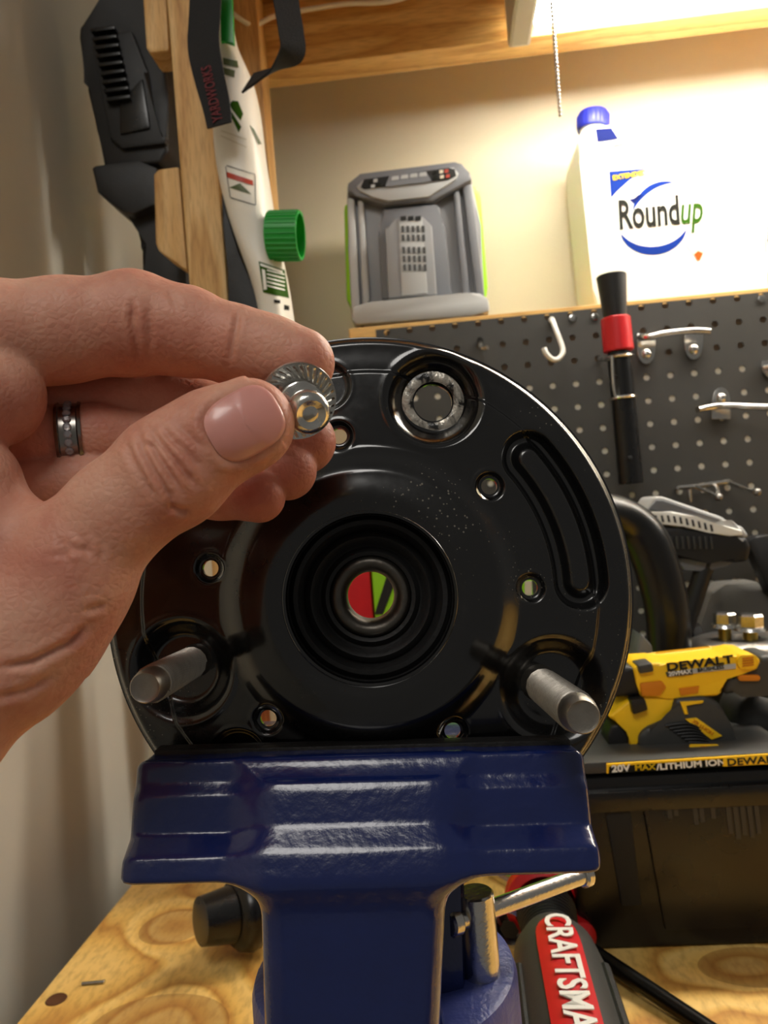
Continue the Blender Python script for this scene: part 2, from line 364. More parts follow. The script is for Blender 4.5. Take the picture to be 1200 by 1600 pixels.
# ------------------------------------------------------------------ distance fields -> mesh (naive surface nets)
class SDF:
    def __init__(s, lo, hi, res):
        s.lo = np.array(lo, float); s.res = res
        s.n = np.ceil((np.array(hi) - s.lo) / res).astype(int) + 1
        s.f = np.full(tuple(s.n), 0.05, np.float32)
    def sub(s, lo, hi, pad):
        a = np.maximum(np.floor((np.array(lo) - pad - s.lo) / s.res).astype(int), 0)
        b = np.minimum(np.ceil((np.array(hi) + pad - s.lo) / s.res).astype(int) + 1, s.n)
        if (b <= a).any(): return None
        ax = [(s.lo[i] + np.arange(a[i], b[i]) * s.res).astype(np.float32) for i in range(3)]
        g = np.meshgrid(*ax, indexing='ij', sparse=True)
        return tuple(slice(a[i], b[i]) for i in range(3)), g
    def mesh(s):
        f = s.f; ins = f < 0
        nx, ny, nz = f.shape
        c = ins[:-1, :-1, :-1].astype(np.int8).copy(); c[:] = 0
        for i in (0, 1):
            for j in (0, 1):
                for k in (0, 1):
                    c += ins[i:nx - 1 + i, j:ny - 1 + j, k:nz - 1 + k]
        act = (c > 0) & (c < 8)
        idx = -np.ones(act.shape, np.int64); cells = np.argwhere(act); idx[act] = np.arange(len(cells))
        acc = np.zeros((len(cells), 3)); cnt = np.zeros(len(cells))
        def val(o): return f[cells[:, 0] + o[0], cells[:, 1] + o[1], cells[:, 2] + o[2]]
        corners = [(i, j, k) for i in (0, 1) for j in (0, 1) for k in (0, 1)]; V = {o: val(o) for o in corners}
        for a in corners:
            for ax in range(3):
                if a[ax]: continue
                b = list(a); b[ax] = 1; b = tuple(b); va, vb = V[a], V[b]
                m = (va < 0) != (vb < 0); t = np.where(m, va / np.where(m, va - vb, 1), 0)
                p = np.tile(np.array(a, float), (len(cells), 1)); p[:, ax] += t
                acc[m] += p[m]; cnt[m] += 1
        verts = s.lo + (cells + acc / np.maximum(cnt, 1)[:, None]) * s.res
        quads = []
        for ax in range(3):
            o1, o2 = (ax + 1) % 3, (ax + 2) % 3
            sl0 = [slice(None)] * 3; sl1 = [slice(None)] * 3; sl0[ax] = slice(0, -1); sl1[ax] = slice(1, None)
            d = ins[tuple(sl0)] != ins[tuple(sl1)]; e = np.argwhere(d)
            e = e[(e[:, o1] > 0) & (e[:, o2] > 0) & (e[:, o1] < f.shape[o1] - 1) & (e[:, o2] < f.shape[o2] - 1)]
            q = []
            for d1, d2 in ((1, 1), (0, 1), (0, 0), (1, 0)):
                cc = e.copy(); cc[:, o1] -= d1; cc[:, o2] -= d2; q.append(idx[cc[:, 0], cc[:, 1], cc[:, 2]])
            q = np.stack(q, 1); fl = ins[e[:, 0], e[:, 1], e[:, 2]]
            q[~fl] = q[~fl][:, ::-1]; quads.append(q)
        q = np.concatenate(quads); q = q[(q >= 0).all(1)]
        return verts, q
def smin(a, b, k):
    if k <= 0: return np.minimum(a, b)
    h = np.clip(0.5 + 0.5 * (b - a) / k, 0, 1); return b * (1 - h) + a * h - k * h * (1 - h)
def smax(a, b, k): return -smin(-a, -b, k)
def rcone(g, a, b, ra, rb, flat=None):
    """tapered capsule; flat = (axis, factor) squeezes it along that axis"""
    a = np.array(a); b = np.array(b); ba = b - a; L2 = max(ba @ ba, 1e-12)
    px, py, pz = g[0] - a[0], g[1] - a[1], g[2] - a[2]
    h = np.clip((px * ba[0] + py * ba[1] + pz * ba[2]) / L2, 0, 1)
    qx, qy, qz = px - h * ba[0], py - h * ba[1], pz - h * ba[2]
    d2 = qx * qx + qy * qy + qz * qz
    if flat:
        n_, fl = flat; k = qx * n_[0] + qy * n_[1] + qz * n_[2]
        d2 = d2 + k * k * (1 / fl ** 2 - 1)
    return (np.sqrt(d2) - (ra + (rb - ra) * h)).astype(np.float32)
def np_mesh(name, verts, quads, relax=2):
    V = verts.copy()
    if relax:
        e = np.concatenate([quads[:, [0, 1]], quads[:, [1, 2]], quads[:, [2, 3]], quads[:, [3, 0]]])
        deg = np.bincount(e.ravel(), minlength=len(V)).astype(float)
        for it in range(relax):
            for lam in (0.5, -0.52):
                S = np.zeros_like(V)
                for k in range(3):
                    S[:, k] = np.bincount(e[:, 0], V[e[:, 1], k], len(V)) + np.bincount(e[:, 1], V[e[:, 0], k], len(V))
                V += lam * (S / np.maximum(deg, 1)[:, None] - V)
    return V
def to_mesh(name, V, Q):
    me = bpy.data.meshes.new(name); me.from_pydata(V.tolist(), [], Q.tolist()); me.update()
    me.polygons.foreach_set('use_smooth', [True] * len(me.polygons)); return me

# ================================================================== THE ROOM
YW, YL, YP = 1.02, 0.876, 0.86          # upper wall, lower wall, pegboard front
XL = -0.368                              # left wall
ptop = W(980, 477, YP).z
ledge_z = ptop + 0.006
ROOF = 2.35
struct('wall_back', box(XL - 0.1, 1.6, YW, YW + 0.1, 0, ROOF), m_wall)
struct('wall_back_lower', box(XL, 1.6, YL, YW, 0, ledge_z - 0.018), m_wall)
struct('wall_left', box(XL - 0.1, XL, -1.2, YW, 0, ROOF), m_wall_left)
struct('floor', box(XL - 0.1, 1.6, -1.2, YW, -0.05, 0), m_floor)
bl = B(29, 1600).x * 0.5 + B(217, 1365).x * 0.5       # left edge of the bench top
top = thing('workbench', 'pine plywood workbench top with dark knots carrying the blue vise', 'workbench')
bm = box(bl, 1.5, 0.10, YL - .004, BENCH - 0.032, BENCH, 0.0015); new_obj('bench_top', bm, m_bench, top, False)
for (x0, x1, y0, y1) in ((bl + .01, bl + .099, .12, .16), (1.38, 1.469, .12, .16), (bl + .01, bl + .099, .82, .86), (1.38, 1.469, .82, .86)):
    new_obj('leg', box(x0, x1, y0, y1, 0, BENCH - 0.032, 0.002), m_stud, top, False)
kh = B(88, 1562, BENCH)
new_obj('screw_hole', lathe([(0.0001, 0.0), (0.0002, 0.0052), (0.0007, 0.0062), (0.0001, 0.0068)], kh, (0, 0, 1), 20, close=False), M('hole_rim', '5a3414', 0.8), top)
n0, n1 = B(128, 1537, BENCH + 0.0012), B(162, 1534, BENCH + 0.0012)
br = thing('brad_nail', 'tiny steel brad nail lying loose on the pine bench', 'nail')
new_obj('shank', cyl(n0, n1, 0.0011, seg=10), m_steel, br); new_obj('nail_head', cyl(n1, n1 + (n1 - n0).normalized() * .0008, 0.0014, seg=10), m_zinc, br)

# ledge, header, posts, shelf -------------------------------------------------
ledge_x0 = W(548, 497, 0.9).x
tag(new_obj('ledge_board', box(ledge_x0, 1.5, YP + 0.0065, YW - 0.001, ledge_z - 0.018, ledge_z, 0.001), m_stud_h, None, False), 'pine ledge board on top of the lower wall under the charger and white jug', 'ledge')
HYF = .85
hz0 = W(760, 97, HYF + .038).z
hz1 = hz0 + 0.074
tag(new_obj('header_beam', box(W(405, 150, HYF).x, 1.5, HYF, HYF + .038, hz0, hz1, 0.001), m_stud_h, None, False), 'long pine beam under the plywood shelf across the top of the picture', 'beam')
px0, px1 = W(408, 250, HYF).x, W(430, 250, HYF).x
tag(new_obj('back_post', box(px0 - 0.02, px1, HYF - .0385, HYF - .0005, BENCH, hz1, 0.001), m_stud, None, False), 'pine post behind the white bag with green cap, holding up the beam', 'post')
tag(new_obj('shelf_board', box(px1 - .075, 1.5, 0.56, 1.018, hz1 + 0.002, hz1 + 0.020, 0.001), m_ply, None, False), 'plywood shelf board above the beam with a white cable running along it', 'shelf')
# a cleat under the shelf that the cable lies on
FY = 0.70
fx0, fx1 = W(276, 200, FY).x, W(335, 200, FY).x
tag(new_obj('front_post', box(fx0, fx1, FY, FY + 0.038, BENCH, ROOF - 0.02, 0.0025), m_stud, None, False), 'upright pine post beside the black tool, with black strap hanging in front', 'post')
def bracket(pts, Y, label):
    tag(new_obj('wood_bracket', pxprism(pts, Y, 0.035, 0.003), m_stud, None, False), label, 'bracket', 'wood brackets on the upright post')
bracket([(219, -60), (257, -60), (263.5, 79), (233, 82), (228, 74)], FY + .004, 'upper pine block on the post at the top of the black tool')
bracket([(240, 272), (248, 264), (279, 260), (292, 423), (285, 417), (248, 392), (243, 380)], FY + .004, 'lower chamfered pine block on the post below the black tool')

# light fixture -----------------------------------------------------------------
FXY = .783
lx0 = W(836, 10, FXY).x; lz = W(836, 20, FXY).z
lf = thing('bench_light', 'lit white bench light with grey end cap and hanging pull chain', 'light')
new_obj('housing', box(lx0, 1.35, FXY - .045, FXY + .045, lz + .028, lz + .062, .004), m_fix, lf, False)
new_obj('end_cap', box(lx0 - .024, lx0, FXY - .048, FXY + .048, lz - .005, lz + .064, .004), m_fix, lf, False)
new_obj('diffuser', box(lx0 + .001, 1.33, FXY - .028, FXY + .028, lz, lz + .027, .006), m_led, lf)
ct, cb = W(861, 6, .742), W(874, 180, .742); ct.x = cb.x = (ct.x + cb.x) / 2 + .0005; 
nbead = 29; bead_me = None
for i in range(nbead):
    z = ct.z + (cb.z - ct.z) * i / (nbead - 1)
    if bead_me is None:
        bm = nb(); bmesh.ops.create_icosphere(bm, subdivisions=2, radius=.0019); o = new_obj('bead', bm, m_zinc, lf); bead_me = o.data
    else:
        o = bpy.data.objects.new('bead', bead_me); COL.objects.link(o); o.parent = lf
    o.location = (ct.x, ct.y, z)
new_obj('chain_wire', cyl((ct.x, ct.y, lz + .03), (ct.x, ct.y, cb.z), .0006, seg=6), m_zinc, lf)

# cable along the shelf
tag(new_obj('cable', tube([W(362, 20, .80), W(385, 36, .81), W(400, 39, .82), W(430, 25, .83), W(480, 15, .835), W(540, 6, .835), W(610, 2, .835), W(680, -20, .835)], .0026, 8), m_wire), 'thin white cable running along the plywood shelf', 'cable')

# pegboard ------------------------------------------------------------------------
SP = 0.0254; h0 = W(1085, 583, YP)
pleft = W(604, 520, YP).x
c0 = math.ceil((pleft + .004 - h0.x) / SP - .5); c1 = 22
rtop = math.floor((ptop - h0.z) / SP); r_bot = -math.floor((h0.z - BENCH - .03) / SP)
bm = nb(); T = .0014; NS = 12
def sq(a):
    c, s = math.cos(a), math.sin(a); k = max(abs(c), abs(s)); return c / k, s / k
prof_a = [2 * PI * (i + .5) / NS + 0 for i in range(NS)]
sqp = [(-1, -1), (-1 / 3, -1), (1 / 3, -1), (1, -1), (1, -1 / 3), (1, 1 / 3), (1, 1), (1 / 3, 1), (-1 / 3, 1), (-1, 1), (-1, 1 / 3), (-1, -1 / 3)]
for ci in range(c0, c1):
    for ri in range(r_bot, rtop + 1):
        cx, cz = h0.x + ci * SP, h0.z + ri * SP
        zt = ptop if ri == rtop else cz + SP / 2
        fr, bk, fh, bh = [], [], [], []
        for (a, b) in sqp:
            x = cx + a * SP / 2; z = cz + b * SP / 2
            if ri == rtop and b == 1: z = ptop
            fr.append(bm.verts.new((x, YP, z)))
            an = math.atan2(b, a)
            fh.append(bm.verts.new((cx + 0.0036 * math.cos(an), YP, cz + 0.0036 * math.sin(an))))
            bh.append(bm.verts.new((cx + 0.0036 * math.cos(an), YP + T, cz + 0.0036 * math.sin(an))))
            bk.append(bm.verts.new((x, YP + T, z)))
        for i in range(12):
            j = (i + 1) % 12
            bm.faces.new((fr[i], fr[j], fh[j], fh[i])); bm.faces.new((fh[i], fh[j], bh[j], bh[i])); bm.faces.new((bh[i], bh[j], bk[j], bk[i]))
            if (ri == rtop and i in (6, 7, 8)) or (ci == c0 and i in (9, 10, 11)): bm.faces.new((fr[j], fr[i], bk[i], bk[j]))
bmesh.ops.remove_doubles(bm, verts=bm.verts, dist=1e-5)
pg = thing('pegboard', 'dark grey perforated pegboard fixed to the back wall behind the hanging tools', 'pegboard')
new_obj('panel', bm, m_peg, pg, False)
strip_z = ptop - 2.1 * SP
new_obj('furring_strip', box(pleft, 1.3, YP + .0018, YP + .006, strip_z - .006, ptop - .002), M('dark_furring', '4a3a28', .8), pg, False)
new_obj('backing_sheet', box(pleft, 1.3, YP + .0018, YP + .004, BENCH + .002, strip_z - .007), M('white_backing', 'e8e2d2', .8), pg, False)
for (x, y) in ((930, 495), (1190, 467), (895, 497)):
    c = W(x, y, YP); new_obj('screw', lathe([(0, .0045), (.0012, .004), (.0018, .002), (.0014, 0)], c, (0, -1, 0), 16, close=False), m_zinc, pg)

def T_(pts): return [W(x, y, Y) for x, y, Y in pts]
hk = thing('peg_hook', 'single white J-shaped peg hook high on the pegboard beside the plate', 'hook')
new_obj('hook_wire', tube(T_([(862, 500, YP), (864, 503, .845), (868, 514, .838), (878, 540, .83), (879, 552, .825), (872, 561, .82), (862, 561, .812), (853, 552, .808), (850, 544, .808)]), .0028, 10), m_white, hk)
new_obj('hook_plug', cyl(W(862, 500, YP - .001), W(862, 500, YP - .012), .0034, seg=12, bev=.0006), m_white, hk)
hb = thing('peg_hook', 'small dark peg hook on the pegboard just above the black plate rim', 'hook')
new_obj('hook_wire', tube(T_([(750, 532, YP), (750, 540, .845), (752, 545, .835), (762, 543, .828)]), .0024, 8), m_zinc, hb)
new_obj('hook_plug', cyl(W(750, 532, YP - .001), W(750, 532, YP - .008), .0036, seg=12), m_blackp, hb)
def shield(cx, cy, wpx, hpx, Y, up=True):
    p = [(cx - wpx / 2, cy - hpx / 2), (cx + wpx / 2, cy - hpx / 2), (cx + wpx / 2, cy)] + arcpts(cx, cy, wpx / 2, hpx / 2, 0, 180, 8)[1:]
    if not up: p = [(x, 2 * cy - y) for x, y in p]
    return p
def clip_hook(label, plates, bar, up=True):
    t = thing('clip_hook', label, 'hook', 'zinc clip hooks on the pegboard')
    for (cx, cy, wp, hp) in plates:
        pl = new_obj('back_plate', pxprism(shield(cx, cy, wp, hp, YP, up), YP - .004, .003, .0006), m_zinc, t)
        c = W(cx, cy + (8 if up else -8), YP - .004); new_obj('rivet', lathe([(0, .0055), (.002, .005), (.0035, .003), (.004, 0)], c, (0, -1, 0), 16, close=False), m_zinc, pl)
    new_obj('hook_bar', tube(T_(bar), .0036, 10), m_zinc, t)
clip_hook('zinc double clip hook with two plates joined by a bar, right of the red band', [(1010, 545, 29, 48), (1084, 538, 29, 48)], [(1000, 527, .85), (1012, 527, .84), (1040, 521, .835), (1084, 517, .83), (1109, 518, .83)])
clip_hook('zinc single clip hook with long bar at the right edge of the pegboard', [(1127, 630, 30, 50)], [(1090, 640, .835), (1105, 637, .84), (1130, 634, .84), (1165, 635, .83), (1215, 637, .82)], False)
clip_hook('zinc clip plate cut by the right frame edge above the single clip hook', [(1203, 575, 26, 22)], [(1195, 575, .85), (1212, 574, .84)])
rk = thing('prong_rack', 'small wire rack with several prongs low on the pegboard above grey tool', 'rack')
new_obj('rail', tube(T_([(1060, 762, .845), (1085, 760, .845), (1140, 752, .845)]), .0027, 8), m_zinc, rk)
for pp in ([(1085, 760, .845), (1105, 768, .82), (1123, 777, .80)], [(1138, 752, .845), (1160, 762, .82), (1183, 769, .80)]):
    pr = new_obj('prong', tube(T_(pp), .0022, 8), m_zinc, rk)
    bm = nb(); bmesh.ops.create_icosphere(bm, subdivisions=2, radius=.0042, matrix=Matrix.Translation(W(*pp[-1]))); new_obj('prong_tip', bm, m_steel, pr)
for pp in ([(1077, 761, .848), (1078, 784, .85)], [(1060, 762, .845), (1057, 764, YP)], [(1135, 753, .845), (1133, 748, YP)], [(1120, 760, .845), (1122, 770, .80)]):
    new_obj('stay', tube(T_(pp), .002, 8, n=2), m_zinc, rk)

# black and red handled tool clipped to the pegboard
tl = thing('pickup_tool', 'long black handled tool with a red band clipped upright to the pegboard', 'tool')
TY = .822; a0 = W(955, 430, TY); a1 = W(986, 756, TY); ax = (a1 - a0); Ln = ax.length; k = TY / F
def seg_(name, t0, t1, r0_, r1_, mat, bev=.001):
    p0 = a0 + ax * t0; p1 = a0 + ax * t1; return new_obj(name, cyl(p0, p1, r0_ * k, r1_ * k, 28, bev), mat, tl)
seg_('flared_cap', 0.0, .205, 22.5, 17.5, m_blackp); seg_('red_band', .205, .365, 22, 22.5, m_red)
seg_('collar', .365, .40, 16, 16, m_blackp); seg_('tube', .40, 1.0, 17.5, 18.5, m_blackg)
for t in (.395, .59):
    c = a0 + ax * t; x, y, _ = frame_of(ax)
    new_obj('clip_ring', tube([c + (x * math.cos(u) + y * math.sin(u)) * (19.5 * k) for u in [2 * PI * i / 16 for i in range(17)]], .0018, 8, n=1), m_zinc, tl)
new_obj('clip_wire', tube([W(956, 556, TY - .015), W(958, 600, TY - .015), W(962, 622, TY - .014)], .0017, 8), m_zinc, tl)
new_obj('clip_foot', tube([W(935, 560, YP - .001), W(940, 562, TY + .01), W(956, 560, TY - .014)], .0022, 8), m_zinc, tl)
new_obj('rivet', lathe([(0, .0026), (.001, .002), (.0012, 0)], W(984, 716, TY - .0125), (0, -1, 0), 12, close=False), m_hole, tl)

# battery charger on the ledge -----------------------------------------------------
ch = thing('battery_charger', 'grey battery charger with lime green sides standing on the wall ledge', 'charger')
CY = .90
new_obj('green_shell', pxprism([(536, 312), (556, 300), (735, 275), (750, 290), (762, 440), (758, 462), (550, 478), (540, 460)], CY + .012, .052, .006), m_lime, ch)
new_obj('body', pxprism([(541, 290), (560, 262), (712, 243), (735, 262), (751, 345), (757, 462), (548, 484), (543, 380)], CY, .055, .005), m_grey, ch)
new_obj('console', pxprism([(541, 292), (542, 278), (562, 262), (710, 244), (722, 247), (733, 262), (738, 272), (676, 305), (600, 312), (556, 298)], CY - .016, .018, .004), m_grey2, ch)
new_obj('console_lip', pxprism([(560, 290), (556, 283), (568, 272), (708, 253), (716, 262), (712, 272), (670, 299), (606, 306), (582, 300)], CY - .019, .004, .0015), m_lgrey, ch)
dsp = new_obj('display', pxprism([(563, 284), (568, 272), (700, 254), (710, 256), (712, 266), (700, 272), (568, 287)], CY - .0205, .003, .0006), m_hole, ch)
new_obj('gauge_panel', pxprism([(601, 284), (608, 266), (665, 260), (674, 275)], CY - .0212, .001, 0), m_grey2, dsp)
for i in range(4):
    x = 611 + i * 14.5; y = 274 - i * 2; new_obj('gauge_light', pxprism([(x, y), (x + 1, y - 6), (x + 11, y - 7.5), (x + 12, y - 1.5)], CY - .0217, .0006), m_lgrey, dsp)
for (x, y, m_) in ((578, 277, m_greyprint), (586, 274, m_lgrey), (582, 283, m_lgrey), (591, 281, m_greyprint), (679, 262, m_greyprint), (689, 260, m_cream), (697, 259, m_brickprint), (680, 269, m_greyprint), (690, 268, m_cream), (699, 267, m_brickprint)):
    new_obj('icon', pxprism([(x - 3, y - 2), (x + 3, y - 3), (x + 3, y + 2), (x - 3, y + 3)], CY - .0212, .0006), m_, dsp)
for (pts, m_) in (([(541, 300), (553, 302), (562, 472), (548, 478)], m_lgrey), ([(558, 303), (567, 306), (577, 462), (566, 470)], m_lgrey), ([(722, 282), (736, 278), (757, 458), (744, 462)], m_grey2), ([(708, 292), (717, 288), (734, 455), (722, 458)], m_grey2)):
    new_obj('side_rib', pxprism(pts, CY - .010, .012, .003), m_, ch)
new_obj('slide_block', pxprism([(591, 352), (598, 319), (678, 311), (686, 314), (688, 340), (694, 343), (705, 452), (596, 460), (590, 360)], CY - .012, .014, .003), m_grey2, ch)
tw = new_obj('slide_tower', pxprism([(600, 348), (622, 335), (626, 330), (660, 330), (674, 344), (682, 452), (606, 458)], CY - .026, .016, .003), m_grey, ch)
new_obj('vent_panel', pxprism([(622, 336), (659, 333), (667, 450), (627, 454)], CY - .0275, .003, .0008), m_lgrey, tw)
for r_ in range(5):
    for c_ in range(5):
        u = c_ / 4; y = 345 + r_ * 13.5 + (6 if r_ >= 2 else 0); x = 626 + c_ * 8.0 + (y - 345) * .05
        new_obj('vent_slot', pxprism([(x, y), (x + 4.5, y - .4), (x + 5, y + 9.5), (x + .5, y + 10)], CY - .0282, .0012), m_dgrey, tw)
for i in range(3): new_obj('contact', pxprism([(625 + i * 11.5, 330), (634 + i * 11.5, 329), (634 + i * 11.5, 336), (625 + i * 11.5, 337)], CY - .0282, .002), m_hole, tw)
new_obj('base_tray', pxprism([(549, 471), (575, 464), (730, 449), (750, 449), (763, 458), (765, 478), (735, 486), (556, 499), (548, 492)], CY - .034, .085, .006), m_lgrey, ch)
new_obj('base_foot', pxprism([(556, 490), (740, 474), (738, 483), (560, 501)], CY - .028, .07, .002), m_dgrey, ch)

# weed killer jug --------------------------------------------------------------------
jg = thing('weed_killer_jug', 'white weed killer jug with blue cap and printed label on the ledge', 'jug')
JY = .90
jb = new_obj('body', pxprism([(932, 476), (925, 440), (914, 330), (906, 250), (903, 215), (908, 196), (925, 190), (950, 186), (970, 190), (985, 185), (1003, 168), (1035, 158), (1060, 164), (1080, 184), (1110, 194), (1160, 210), (1182, 250), (1192, 330), (1203, 452)], JY, .095, .012, 4), m_jug, jg)
nk = W(926, 196, JY + .038); upv = (W(926, 165, JY + .038) - nk)
new_obj('neck', cyl(nk - upv * .5, nk + upv * .35, .0155, .0150, 28), m_jug, jg)
cp = new_obj('cap', lathe([(0, .0185), (.002, .019), (.016, .0185), (.020, .0165), (.0205, 0)], nk + upv * .02, upv, 40), m_bluecap, jg)
for i in range(24):
    x, y, a = frame_of(upv); u = 2 * PI * i / 24; p = nk + upv * .02 + (x * math.cos(u) + y * math.sin(u)) * .0188
    new_obj('cap_rib', cyl(p + a * .003, p + a * .016, .0007, seg=5), m_bluecap, cp)
lbY = JY - .0004
new_obj('neck_label', pxprism([(930, 194), (955, 192), (966, 209), (933, 214)], lbY - .0006, .0004), m_navyprint, jg)
new_obj('printed_swoosh', pxprism([(955, 220), (984, 215), (978, 218), (960, 222)], lbY, .0004), m_greyprint, jg)
new_obj('corner_flash', pxprism([(951, 260), (1010, 255), (985, 272), (965, 290), (954, 302)], lbY, .0004), m_blueprint, jg)
pxtext('EXTENDED', (957, 274), (986, 269), lbY - .0006, 10, m_yprint, jg, bold=.02)
def swoosh(name, cx, cy, rx, ry, a0_, a1_, wmax, mat, rot=0):
    o_, i_ = [], []; N = 20
    for i in range(N + 1):
        a = math.radians(a0_ + (a1_ - a0_) * i / N); wd = wmax * math.sin(PI * i / N) ** .7
        for lst, rr in ((o_, wd / 2), (i_, -wd / 2)):
            x, y = (rx + rr) * math.cos(a), (ry + rr) * math.sin(a); c, s = math.cos(math.radians(rot)), math.sin(math.radians(rot))
            lst.append((cx + x * c - y * s, cy + x * s + y * c))
    new_obj(name, pxprism(o_ + i_[1:-1][::-1], lbY, .0004), mat, jg, False)
swoosh('printed_swoosh', 1020, 340, 54, 44, 20, 165, 13, m_blueprint, -6)
swoosh('printed_swoosh', 1046, 345, 62, 68, 196, 272, 9, m_blueprint, 4)
new_obj('printed_tick', pxprism([(982, 304), (990, 311), (1004, 297), (997, 296), (990, 302)], lbY, .0004), m_navyprint, jg)
pxtext('Round', (966, 350), (1056, 342), lbY, 62, m_greyprint, jg, xs=.56, bold=.026)
pxtext('up', (1061, 342), (1095, 339), lbY, 62, m_greenprint, jg, xs=.56, bold=.018, shear=.22)
new_obj('diamond_mark', pxprism([(1070, 374), (1078, 363), (1098, 362), (1106, 373), (1093, 399), (1089, 399)], lbY, .0003), m_cream, jg)
new_obj('diamond_mark', pxprism([(1084, 390), (1090, 384), (1098, 388), (1093, 399), (1089, 399)], lbY - .0004, .0003), m_orangeprint, jg)
j2 = thing('weed_killer_jug', 'second white jug mostly outside the frame at the right edge of the ledge', 'jug')
new_obj('body', pxprism([(1196, 410), (1197, 250), (1193, 160), (1200, 120), (1230, 118), (1260, 160), (1340, 165), (1430, 180), (1450, 420)], JY + .008, .095, .012, 4), m_jug, j2)
new_obj('printed_swoosh', pxprism([(1199, 330), (1215, 320), (1215, 360), (1198, 358)], JY + .0074, .0004), m_blueprint, j2)

def settle(t, z):
    bpy.context.view_layer.update()
    zz = min((c.matrix_world @ Vector(q)).z for c in t.children for q in c.bound_box); t.location.z += z - zz
settle(ch, ledge_z + .0003); settle(jg, ledge_z + .0003); settle(j2, ledge_z + .0003)
# black tool hanging at the left wall -----------------------------------------------
bt = thing('hanging_power_tool', 'black vented power tool hanging between the left wall and pine post', 'power tool')
QY = .748
new_obj('body', pxprism([(170, -40), (165, -5), (124, 42), (123, 58), (131, 110), (137, 128), (136, 140), (152, 205), (163, 262), (250, 255), (262, 235), (262, 150), (258, 90), (240, 60), (226, -40)], QY, .070, .008, 3), m_blackp, bt)
new_obj('side_panel', pxprism([(232, 80), (262, 92), (268, 150), (270, 255), (238, 258)], QY + .02, .05, .004), m_dgrey, bt)
fr = new_obj('battery_frame', pxprism([(140, 60), (205, 45), (230, 110), (243, 205), (260, 212), (258, 224), (190, 232), (170, 215)], QY - .006, .012, .004), m_blackp, bt)
new_obj('battery_face', pxprism([(185, 160), (222, 120), (234, 200), (186, 210)], QY - .009, .006, .003), m_blackg, fr)
for i in range(9):
    x = 140 + i * 3.0; y = 44 + i * 13.5
    new_obj('vent_fin', pxprism([(x, y), (x + 38, y - 5), (x + 39, y + 1), (x + 1, y + 6)], QY - .014, .010, .0012), m_blackg, bt)
new_obj('foot', pxprism([(143, 262), (150, 258), (215, 250), (245, 262), (240, 320), (205, 335), (188, 328), (152, 300)], QY - .004, .07, .006), m_blackp, bt)
new_obj('handle', pxprism([(198, 305), (250, 280), (262, 380), (292, 415), (296, 560), (250, 560), (236, 440), (217, 385), (212, 335)], QY + .012, .045, .008), m_blackp, bt)

# strap with loop ---------------------------------------------------------------------
sp = thing('webbing_strap', 'black webbing strap with red lettering and a hanging loop by the post', 'strap')
SY = .635
b1 = new_obj('strap_tail', ribbon([W(324, -60, SY), W(320, 20, SY), W(318, 70, SY), W(327, 120, SY), W(338, 165, SY), W(343, 196, SY)], lambda t: (1, -.15, -.05), lambda t: .0285 - .0115 * max(0, t - .45), .0018), m_strap, sp)
text('YARDWORKS', W(348, 188, SY - .0016), W(328, 98, SY - .0016) - W(348, 188, SY - .0016), (0, -1, 0), 0.0125, m_redprint, sp, bold=.012, xs=.62)
new_obj('strap_loop', ribbon([W(442, -60, .60), W(447, 0, .60), W(455, 50, .60), W(457, 80, .602), W(440, 103, .61), (W(415, 117, .62)), W(388, 130, .64)], lambda t: (1 - .55 * max(0, (t - .62) / .38), .5 + .2 * t, .12 + 1.3 * max(0, (t - .55) / .45)), lambda t: .021, .0018, 10), m_strap, sp)

# white bag with green cap ---------------------------------------------------------------
bg = thing('lawn_product_bag', 'white printed lawn product bag with a green screw cap hanging by posts', 'bag')
GY = .690
rows = [(10, 343, 362), (62, 338, 366), (90, 335, 378), (130, 333, 398), (180, 333, 408), (240, 336, 414), (300, 346, 423), (350, 360, 432), (400, 378, 441), (450, 397, 452), (490, 407, 458), (560, 415, 466), (640, 420, 470)]
bm = nb(); rings = []; NB = 28
for (y, xl, xr) in rows:
    ring = []
    cx, hw = (xl + xr) / 2, (xr - xl) / 2; th = .012 + .016 * min(1, max(0, (y - 20) / 160))
    for i in range(NB):
        a = 2 * PI * i / NB; c, s = math.cos(a), math.sin(a)
        p = W(cx + hw * c * (abs(c) ** -.15 if abs(c) > .01 else 1) * .99, y, GY); p.y += -th * s * (1 + .12 * math.sin(y * .05 + 3 * a))
        ring.append(bm.verts.new(p))
    rings.append(ring)
for A, C in zip(rings, rings[1:]):
    for i in range(NB): bm.faces.new((A[i], A[(i + 1) % NB], C[(i + 1) % NB], C[i]))
bm.faces.new(rings[0]); bm.faces.new(rings[-1])
bagbody = new_obj('bag_body', bm, m_whitebag, bg, True, 180)
sub_ = bagbody.modifiers.new('sub', 'SUBSURF'); sub_.levels = 2; sub_.render_levels = 2
new_obj('green_top', pxprism([(343, -20), (362, -20), (366, 70), (352, 62), (345, 66)], GY - .032, .004, .001), m_green, bg)
new_obj('black_side_slab', pxprism([(346, 300), (352, 330), (372, 395), (398, 455), (409, 500), (416, 640), (360, 640), (356, 420), (348, 350)], GY - .012, .04, .004), m_blackp, bg)  # black slab down the left side of the bag
ca = W(420, 369, .668); cb_ = W(470, 368, .667); axc = cb_ - ca; rc = 36 * .69 / F
cpo = new_obj('cap', lathe([(0, rc * .9), (.001, rc), (axc.length, rc), (axc.length, rc * .88), (.008, rc * .86), (.008, 0)], ca, axc, 48, close=False), m_green, bg)
for i in range(30):
    x, y, a = frame_of(axc); u = 2 * PI * i / 30; p = ca + (x * math.cos(u) + y * math.sin(u)) * rc
    new_obj('cap_rib', cyl(p + a * .002, p + a * (axc.length - .001), .0009, seg=5), m_green, cpo)
from mathutils.bvhtree import BVHTree
bpy.context.view_layer.update()
